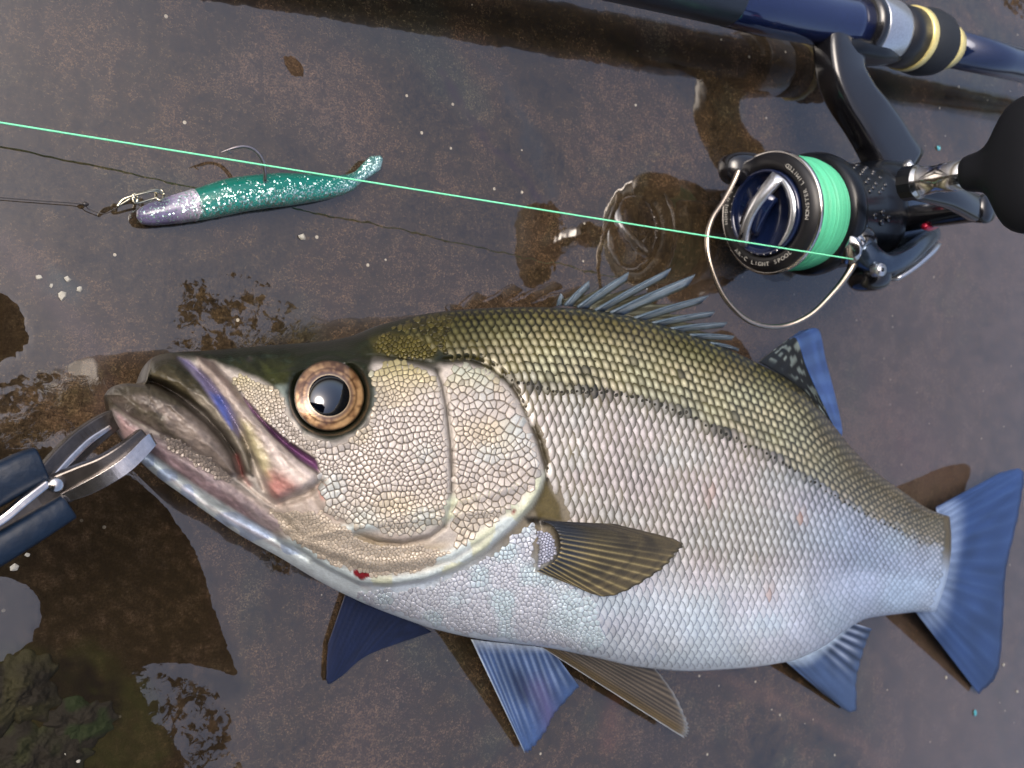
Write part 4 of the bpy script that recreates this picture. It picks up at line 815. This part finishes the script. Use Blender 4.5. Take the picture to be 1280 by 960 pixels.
ring_text('MONSTER LIMITED', R(-12), R(55), .0191, .0021, spool)
ring_text('AR-C LIGHT SPOOL', R(222), R(304), .0191, .0021, spool)
mk = []                                                        # a third legend, too worn to read: short strokes
for i in range(26):
    if i in (12, 13, 16): continue
    a = R(118) + (R(186) - R(118)) * i / 25; rad = E3 * math.cos(a) + E2 * math.sin(a); tan = -E3 * math.sin(a) + E2 * math.cos(a)
    mk.append(box(S0 + rad * .0191 - AX * .00042, tan * .00022, rad * (.0005 + .0002 * (i % 3)), AX * .00006))
raw('worn_print', *join(*mk), M['white'], spool, smooth_=False)
# rotor
rot = rr('rotor', [(.0225, .0196), (.0228, .0226), (.0245, .0236), (.0275, .0240), (.0300, .0236), (.0310, .0222), (.0335, .0214), (.0470, .0208), (.0560, .0196), (.0572, .0204), (.0610, .0206), (.0650, .0186), (.0680, .0140)], M['gunmetal'], n=80)
hl = []
for i in range(7):
    for j in range(5):
        a = R(18 + 11 * i + (5 if j % 2 else 0)); dd = .0365 + .0034 * j; rd = .0212 - (dd - .0335) * .06; rad = E3 * math.cos(a) + E2 * math.sin(a)
        if (i + j) % 5 == 4: continue
        raw('vent_hole', *lathe([(0, .0006), (.0001, .0009), (.0005, .0010), (.0010, .0011)], S0 + AX * dd + rad * (rd + .0007), -rad, 10), M['black'], rot)
for a0_, dd in ((-8, .038), (-4, .043), (-14, .043), (-10, .047)):
    a = R(a0_); rad = E3 * math.cos(a) + E2 * math.sin(a); raw('vent_hole', *lathe([(0, .0009), (.0001, .0012), (.0003, .0013), (.0010, .0014)], S0 + AX * dd + rad * (.0216), -rad, 10), M['black'], rot)
# gear housing: rounded shell, side plate and rear wing
def blob(c, ax, ay, az, e=2.8, n=32, m=20):
    th = np.linspace(-math.pi / 2, math.pi / 2, m)[:, None]; ph = np.linspace(0, 2 * math.pi, n, endpoint=False)[None]; sp = lambda v: np.sign(v) * np.abs(v) ** (2 / e)
    X = sp(np.cos(th)) * sp(np.cos(ph)); Y = sp(np.cos(th)) * sp(np.sin(ph)); Z = sp(np.sin(th)) * np.ones_like(ph)
    V = np.asarray(c) + X[..., None] * ax + Y[..., None] * ay + Z[..., None] * az; return V.reshape(-1, 3), grid_faces(m, n, True)
C0 = S0 + AX * .076
body = raw('gear_housing', *blob(C0 + E2 * .004 - E3 * .004, AX * .017, E2 * .020, E3 * .017, 3.2), M['gunmetal'], REEL)
raw('side_plate', *blob(C0 + E3 * .010 - E2 * .002, AX * .0135, E2 * .0135, E3 * .006, 3), M['bluegrey'], body)
raw('rear_cover', *blob(C0 + AX * .013 - E2 * .010 - E3 * .004, AX * .008 - E2 * .004, E2 * .011, E3 * .010, 3.4), M['silver'], body)
raw('body_trim', *sweep(P(np.array([1133, 1142, 1152, 1158]), np.array([204, 216, 232, 246]), np.array([.052, .052, .052, .052])), .0018, .0016, 8, 4), M['silver'], body)
# stem and foot
sp_ = smooth([(1124, 218, .036), (1114, 198, .036), (1100, 172, .036), (1084, 148, .036), (1068, 126, .035), (1055, 102, .034), (1050, 80, .033), (1050, 60, .032), (1053, 34, .029)], 26)
sw = np.interp(np.linspace(0, 1, 26), [0, .12, .45, .75, 1], [.0160, .0140, .0105, .0112, .0140]); v, f = sweep(P(sp_[:, 0], sp_[:, 1], sp_[:, 2]), sw, np.full(26, .0060), 28, 5.0)
stem = raw('stem', v, f, M['black'], REEL)
fa, fb = rod_d(1028), rod_d(1108); v, f = sweep(np.array([RB + RAX * q - E2 * .0112 + E3 * .002 for q in np.linspace(fa, fb, 12)]), np.interp(np.linspace(0, 1, 12), [0, .3, .7, 1], [.0022, .004, .004, .0022]), np.interp(np.linspace(0, 1, 12), [0, .3, .7, 1], [.004, .008, .008, .005]), 12, 3); raw('foot', v, f, M['gunmetal'], REEL)
# bail: arm, roller, wire, far mount
ap = smooth([(1168, 292, .050), (1150, 306, .055), (1128, 322, .057), (1104, 330, .057), (1086, 322, .056), (1072, 308, .054)], 20)
arm = raw('bail_arm', *sweep(P(ap[:, 0], ap[:, 1], ap[:, 2]), np.interp(np.linspace(0, 1, 20), [0, .5, .8, 1], [.0032, .0042, .0048, .0050]), np.interp(np.linspace(0, 1, 20), [0, .6, 1], [.0025, .004, .006]), 12, 3), M['bluegrey'], REEL)
raw('screw', *lathe([(0, .0001), (0, .0022), (.001, .0026), (.004, .0026)], P(1104, 337, .0625), -E3, 24), M['silver'], arm)
raw('screw_slot', *lathe([(0, .0001), (0, .0009), (.0006, .0009)], P(1104, 337, .0628), -E3, 6), M['black'], arm)
raw('arm_cover', *blob(P(1086, 344, .050), AX * .0075, E2 * .0065, E3 * .008, 2.6), M['black'], arm)
rp, rq = P(1057, 312, .053), P(1080, 300, .053); rdir = (rq - rp) / np.linalg.norm(rq - rp)
raw('line_roller', *lathe([(-.001, .002), (0, .0058), (.0012, .0062), (.0022, .0052), (.0034, .0056), (.0045, .0062)], rp, rdir, 32), M['chrome'], arm)
raw('roller_cap', *blob(rp + rdir * .0085, rdir * .006, np.cross(rdir, E3) * .0068, E3 * .0068, 2.3), M['black'], arm)
raw('release_button', *blob(P(1074, 280, .055), AX * .0035, E2 * .0032, E3 * .003, 2.2), M['bluegrey'], rot)
raw('arm_shield', *sweep(P(*smooth([(1110, 348, .048), (1130, 336, .050), (1152, 318, .050), (1160, 308, .048)], 12).T), .0012, .0055, 8, 4), M['silver'], arm)
raw('arm_panel', *sweep(P(*smooth([(1104, 340, .050), (1124, 328, .052), (1144, 312, .052)], 12).T), .0030, .0050, 8, 4), M['black'], arm)
wp = smooth([(1068, 326, .052), (1060, 342, .051), (1043, 364, .049), (1012, 394, .045), (976, 408, .040), (938, 402, .036), (907, 374, .033), (889, 334, .031), (884, 300, .030), (890, 274, .030), (904, 252, .031), (917, 228, .032), (924, 212, .033)], 70)
bail = raw('bail_wire', *tube(P(wp[:, 0], wp[:, 1], wp[:, 2]), np.interp(np.linspace(0, 1, 70), [0, .06, .2, 1], [.0022, .0015, .00095, .0010]), 12), M['wire'], REEL)
raw('bail_mount', *blob(P(930, 212, .024), AX * .012, E2 * .0065, E3 * .006, 2.6), M['black'], REEL)
raw('rotor_arm', *sweep(np.array([S0 + AX * q - E3 * .024 + E2 * .004 for q in np.linspace(.004, .058, 10)]), .0075, np.interp(np.linspace(0, 1, 10), [0, .2, 1], [.0022, .004, .004]), 10, 3), M['black'], REEL)
# handle: axle up from the side plate, arm, T-bar knob
KX = P(1250, 211, .116); K0 = np.array([KX[0], KX[1], 0])
ax_top = P(1222, 262, .082); axb = np.array([ax_top[0], ax_top[1], .040])
handle = raw('handle', *sweep(np.array([ax_top + (K0 + [0, 0, .084] - ax_top) * q + E3 * .002 * math.sin(q * 3.1) for q in np.linspace(-.06, 1.04, 16)]), np.interp(np.linspace(0, 1, 16), [0, .08, .5, .92, 1], [.003, .0052, .0042, .0050, .003]), .0032, 12, 3), M['black'], REEL)
raw('axle', *lathe([(0, .0052), (.012, .0052), (.026, .0046), (.040, .0046), (.045, .0056), (.0465, .0050), (.047, .002)], axb, E3, 32), M['black'], handle)
raw('axle_collar', *lathe([(.004, .0052), (.004, .0064), (.010, .0064), (.010, .0052)], axb, E3, 32), M['bluegrey'], handle)
raw('knob_shaft', *lathe([(.083, .0040), (.084, .0056), (.0885, .0058), (.0890, .0050), (.0900, .0050), (.0905, .0048), (.0960, .0046), (.0965, .0049), (.1045, .0050), (.1050, .0044)], K0, E3, 36), M['chrome'], handle)
kn = raw('knurled_nut', *lathe([(.0828, .0040), (.0832, .0060), (.0880, .0061), (.0884, .0050)], K0, E3, 14), M['gunmetal'], handle, smooth_=False)
ks = []; 
for z_, wy, wx in [(.1040, .0042, .0042), (.1050, .0058, .0056), (.1085, .0062, .0060), (.1115, .0070, .0064), (.1140, .0096, .0068), (.1160, .0148, .0074), (.1185, .0195, .0080), (.1225, .0215, .0086), (.1270, .0222, .0088), (.1320, .0215, .0080), (.1350, .0180, .0060), (.1362, .0100, .0030)]:
    a = np.linspace(0, 2 * math.pi, 40, endpoint=False); e = 2.3; ca = np.sign(np.cos(a)) * np.abs(np.cos(a)) ** (2 / e); sa = np.sign(np.sin(a)) * np.abs(np.sin(a)) ** (2 / e)
    ks.append(K0 + np.stack([ca * wx, sa * wy, np.full(40, z_)], -1))
V = np.array(ks).reshape(-1, 3); F = grid_faces(len(ks), 40, True) + [list(range(40))[::-1], [(len(ks) - 1) * 40 + i for i in range(40)]]
o = raw('knob', V, F, M['knob'], handle); sb = o.modifiers.new('smooth', 'SUBSURF'); sb.levels = sb.render_levels = 1
raw('accent_ring', *sweep(P(*smooth([(1138, 244, .062), (1143, 238, .063), (1147, 230, .062)], 8).T), .0016, .0016, 8), M['red'], body)
raw('accent_ring', *sweep(P(*smooth([(1155, 283, .063), (1162, 285, .063), (1170, 282, .062)], 8).T), .0013, .0013, 8), M['red'], body)

# ------------------------------------------------------------------ braid running from the roller out of the picture
lp = np.linspace(0, 1, 60)[:, None]; la, lb = P(1066, 324, .0585), P(-60, 143.5, .012)
o = raw('braided_line', *tube(la + (lb - la) * lp - E3 * .0006 * np.sin(lp * math.pi), .00027, 6), M['line']); tag(o, 'taut pale green braided line crossing the stone from the reel', 'fishing line')

# ------------------------------------------------------------------ soft lure on a jig head
LURE = thing('soft_lure', P(300, 245, 0), 'teal glitter soft plastic minnow lure with violet silver jig head', 'lure')
def lure_part(name, ctrl, rad, flat, cf, glit, n=20, k=60):
    c = smooth(ctrl, k); r = np.interp(np.linspace(0, 1, k), *rad); fl = np.interp(np.linspace(0, 1, k), *flat); v, f = sweep(P(c[:, 0], c[:, 1], c[:, 2]), r, r * fl, n)
    s = np.repeat(np.linspace(0, 1, k), n); a = np.tile(np.linspace(0, 2 * math.pi, n, endpoint=False), k)
    return raw(name, v, f, M['lure'], LURE, col=cf(s, a), extra={'glit': np.broadcast_to(glit(s, a), len(v))})
def teal(s, a):
    # a = 0 is the side away from the rod (belly), pi the back
    c = np.broadcast_to(lin(0, 100, 90), s.shape + (3,)).copy(); c = mix(c, lin(60, 150, 142), sstep(-.1, .9, np.cos(a))); c = mix(c, lin(70, 104, 108), sstep(.5, .9, s) * .8); return mix(c, lin(8, 84, 70), sstep(.3, 1, -np.cos(a)) * .7)
lure_part('soft_body', [(233, 259, .0052), (255, 254, .0056), (290, 245, .0060), (330, 239, .0060), (370, 236, .0054), (405, 234, .0046), (432, 230, .0040), (448, 221, .0040), (464, 208, .0042), (477, 197, .0044)], ([0, .05, .2, .4, .6, .78, .86, .93, 1], [.0036, .0042, .0050, .0049, .0034, .0019, .0024, .0026, .0008]), ([0, .7, .86, 1], [1, .95, .5, .35]), teal, lambda s, a: .05 + .42 * sstep(-.5, .6, np.cos(a)) + .25 * sstep(.5, .9, s))
jh = lure_part('jig_head', [(171, 272, .0040), (180, 270, .0042), (200, 266, .0048), (222, 261, .0052), (240, 257, .0054), (243, 256.5, .0054)], ([0, .06, .3, .6, .95, 1], [.0004, .0017, .0030, .0040, .0045, .0030]), ([0, 1], [1, 1]), lambda s, a: mix(np.broadcast_to(lin(100, 96, 128), s.shape + (3,)).copy(), lin(168, 160, 176), sstep(.4, .9, s)), lambda s, a: .16 + .22 * sstep(.5, .9, s))
hp = smooth([(331, 226, .011), (331, 214, .0125), (328, 200, .0135), (319, 188, .014), (306, 183, .0142), (292, 185, .0142), (276, 190.5, .0140)], 40)
raw('hook', *tube(P(hp[:, 0], hp[:, 1], hp[:, 2]), np.interp(np.linspace(0, 1, 40), [0, .8, 1], [.00055, .0005, .00008]), 8), M['hook'], LURE)
hb = smooth([(284, 186.8, .0142), (286, 190, .0140), (289, 192.5, .0138)], 8); raw('hook_barb', *tube(P(*hb.T), np.linspace(.0004, .0001, 8), 6), M['hook'], LURE)
ey = [(200 + 5 * math.cos(t), 244 + 6.5 * math.sin(t), .0105 + .001 * math.sin(t)) for t in np.linspace(0, 2 * math.pi, 24)]
raw('line_tie', *tube(P(*np.array(ey).T), .0004, 8), M['snap'], jh)
SNAP = thing('snap_clip', P(175, 247, 0), 'small bent wire snap clipped to the jig head eye', 'snap clip')
s1 = smooth([(203, 243, .0108), (196, 237, .0112), (182, 240, .0112), (168, 244, .0110), (160, 250, .0106), (150, 256, .0104), (147, 258, .0104), (153, 250, .0108), (162, 246, .0112), (178, 242, .0116), (192, 239, .0116), (199, 241, .0114)], 60)
raw('wire_loop', *tube(P(*s1.T), .00036, 8), M['snap'], SNAP)
s2 = smooth([(166, 243, .0115), (168, 248, .0117), (171, 254, .0112), (186, 250, .0110), (197, 247, .0112)], 30); raw('wire_gate', *tube(P(*s2.T), .00036, 8), M['snap'], SNAP)
rg = [(169 + 3 * math.cos(t), 248 + 6 * math.sin(t), .0112) for t in np.linspace(0, 2 * math.pi, 20)]; raw('clasp', *tube(P(*np.array(rg).T), .0004, 8), M['snap'], SNAP)
le = smooth([(-40, 243, .002), (0, 247, .0022), (50, 251, .0022), (100, 255, .0024), (112, 262, .002), (130, 267, .003), (142, 262, .007), (149, 257.5, .0102)], 60)
le1 = P(*le.T); o = raw('leader_line', *tube(le1, .00012, 6), M['leader']); tag(o, 'thin dark leader line ending at the snap', 'fishing line')
raw('knot', *tube(P(np.linspace(102, 111, 8), np.linspace(254.6, 255.6, 8), np.full(8, .0026)), np.array([.0002, .0004, .0006, .0007, .0006, .0006, .0004, .0002]), 8), M['leader'], o)

# ------------------------------------------------------------------ fish gripping pliers
GRIP = thing('fish_grip', P(40, 620, 0), 'steel fish gripping pliers with dark blue sleeves holding the lower jaw', 'pliers')
def gsweep(name, ctrl, w_, h_, m, n=12, e=5, k=30, parent=GRIP):
    c = smooth(ctrl, k); return bevel(raw(name, *sweep(P(*c.T), np.interp(np.linspace(0, 1, k), np.linspace(0, 1, len(w_)), w_), np.interp(np.linspace(0, 1, k), np.linspace(0, 1, len(h_)), h_), n, e, rect=(n == 12)), m, parent, smooth_=(n != 12)), .0004, 2)
ja = gsweep('jaw', [(30, 640, .047), (70, 614, .048), (100, 599, .0495), (130, 585, .051), (158, 566, .0515), (182, 545, .0505)], [.0030, .0034, .0030, .0026, .0022], [.0016, .0018, .0018, .0016, .0014], M['steel_dark'])
gsweep('jaw_edge', [(80, 621, .0490), (104, 611, .0508), (131, 597, .0524), (158, 579, .0532), (183, 554, .0524), (187, 550, .0520)], [.0010, .0015, .0016, .0016, .0014], [.0012, .0014, .0014, .0014, .0012], M['steel'], parent=ja)
jb = gsweep('jaw', [(30, 622, .044), (60, 596, .043), (84, 570, .041), (110, 546, .039), (136, 528, .038), (152, 520, .037)], [.0026, .0030, .0030, .0026, .0020], [.0018, .0018, .0018, .0016, .0012], M['steel_dark'])
gsweep('jaw_edge', [(66, 597, .0452), (88, 574, .0432), (112, 551, .0412), (138, 533, .0400)], [.0006, .0008, .0008, .0006], [.0007, .0007, .0007, .0006], M['steel'], parent=jb)
raw('pivot_pin', *lathe([(-.006, .0016), (0, .0016), (.0006, .0013)], P(70, 606, .0515), E3, 20), M['steel'], GRIP)
raw('jaw_stud', *lathe([(-.004, .0008), (0, .0008), (.0004, .0005)], P(96, 577, .042), E3, 16), M['steel'], GRIP)
sl = gsweep('sleeve', [(-120, 668, .046), (-40, 625, .046), (0, 604, .046), (30, 589, .0465), (52, 580, .0465)], [.0044, .0044, .0042, .0040], [.0036, .0036, .0034, .0032], M['sleeve'], 16, 4)
sl = gsweep('sleeve', [(-120, 748, .048), (-40, 706, .048), (0, 684, .048), (40, 660, .0485), (85, 632, .0485)], [.0034, .0034, .0032, .0030], [.0036, .0036, .0034, .0030], M['sleeve'], 16, 4)
gsweep('centre_bar', [(-60, 686, .0500), (0, 650, .0505), (30, 626, .0508), (60, 603, .0505)], [.0009, .0009, .0009, .0008], [.0016, .0016, .0016, .0012], M['steel'])
gsweep('channel', [(-60, 700, .047), (0, 664, .047), (40, 634, .0475), (74, 612, .0480)], [.0028, .0028, .0026, .0020], [.0016, .0016, .0016, .0012], M['steel_dark'])

# ------------------------------------------------------------------ stray bits on the stone
def chip(name, x, y, r, m, label, cat, group=None, seed=0, h=.5):
    rng = np.random.default_rng(seed); n = 7; a = np.linspace(0, 2 * math.pi, n, endpoint=False) + rng.uniform(-.3, .3, n); c = P(x, y, 0); rr_ = r * rng.uniform(.6, 1.1, n)
    ring = lambda k, z: np.stack([c[0] + rr_ * k * np.cos(a), c[1] + rr_ * k * np.sin(a), np.full(n, z)], -1)
    V = np.vstack([ring(.9, .0003), ring(1, r * h * .5), ring(.55, r * h)]); V[:, 2] += rng.uniform(0, r * .12, len(V)); F = grid_faces(3, n, True) + [list(range(n))[::-1], [2 * n + i for i in range(n)]]
    return tag(raw(name, V, F, m, smooth_=False), label, cat, group)
chip('shell_chip', 377, 296, .0013, M['chip'], 'lone white shell chip below the teal lure', 'shell chip', seed=1)
for i, (x, y, r, l) in enumerate([(48, 347, .0009, 'leftmost'), (64, 357, .0006, 'smallest'), (84, 349, .0010, 'topmost'), (99, 362, .0010, 'rightmost'), (78, 370, .0013, 'largest and lowest')]):
    chip('shell_chip', x, y, r, M['chip'], l + ' of the five pale chips on the stone left of the snout', 'shell chip', 'pale chips clustered left of the snout', 20 + i)
for i, (x, y, r) in enumerate([(40, 678, .0012), (18, 709, .0012), (34, 693, .0007)]):
    chip('salt_crumb', x, y, r, M['chip'], ('pale crumb nearest the end of the lower blue sleeve', 'pale crumb furthest from the lower blue sleeve', 'smallest pale crumb, between the other two below the blue sleeve')[i], 'crumb', 'crumbs beside the pliers', 40 + i)
chip('shell_chip', 8, 858, .0019, M['chip'], 'pale flat shell chip on the mossy rock at the left edge', 'shell chip', seed=61, h=.9)
chip('shell_chip', 82, 940, .0014, M['chip'], 'pale shell chip between the mossy rocks', 'shell chip', seed=62, h=.9)
chip('shell_chip', 97, 950, .0010, M['chip'], 'smaller greenish chip at the bottom left edge', 'shell chip', seed=63, h=.9)
chip('scale_fleck', 1172, 185, .0017, M['teal_chip'], 'turquoise fleck on the stone behind the reel stem', 'fleck', seed=71)
chip('scale_fleck', 1218, 891, .0019, M['teal_chip'], 'turquoise fleck on the stone below the tail', 'fleck', seed=72)
chip('pebble', 1182, 847, .0010, M['chip'], 'tiny pale pebble left of the tail tip', 'pebble', seed=73)
for i, (x, y, l) in enumerate([(1254, 831, 'upper'), (1271, 864, 'lower')]):
    chip('pebble', x, y, .0011, M['chip'], l + ' of the two tiny pale pebbles right of the tail fin', 'pebble', 'pebbles right of the tail', 80 + i)

# mossy stones in the dark corner
def rock(ctr, rx, ry, h, seed, label, tint):
    n, m = 90, 34; c = P(*ctr, 0); a = np.linspace(0, 2 * math.pi, n, endpoint=False)[None]; r = np.linspace(0, 1, m)[:, None] + .001
    wob = 1 + .6 * (vnoise(np.cos(a) * 2 + 5, np.sin(a) * 2 + seed, seed) - .5) + .3 * (vnoise(np.cos(a) * 6 + 5, np.sin(a) * 6 + seed, seed) - .5); X = c[0] + rx * r * np.cos(a) * wob; Y = c[1] + ry * r * np.sin(a) * wob
    Z = h * (1 - r ** 2.6) + .3 * h * (vnoise(X * 160, Y * 160, seed) - .5) * (1 - r ** 4) + .55 * h * (vnoise(X * 420, Y * 420, seed) - .5) * (1 - r ** 4) + .3 * h * (vnoise(X * 1300, Y * 1300, seed) - .5) * (1 - r ** 4); Z = np.maximum(Z, .0) + np.where(r > .98, -.002, 0)
    nz = vnoise(X * 260, Y * 260, seed + 3).ravel(); col = mix(np.broadcast_to(np.array([.010, .008, .005]), (nz.size, 3)).copy(), np.array(tint), sstep(.35, .75, nz))
    o = raw('mossy_rock', np.stack([X, Y, np.broadcast_to(Z, X.shape)], -1).reshape(-1, 3), grid_faces(m, n, True) + [list(range(n))[::-1]], M['rock'], col=col); tag(o, label, 'rock', 'mossy stones in the dark corner')
rock((18, 868), .0125, .012, .0026, 3, 'low olive stone at the left edge below the puddle', (.020, .018, .007))
rock((40, 945), .012, .010, .0022, 5, 'low mossy stone at the bottom left corner of the picture', (.016, .017, .006))
rock((95, 905), .008, .007, .0014, 8, 'small green stone right of the other two mossy stones', (.010, .015, .004))
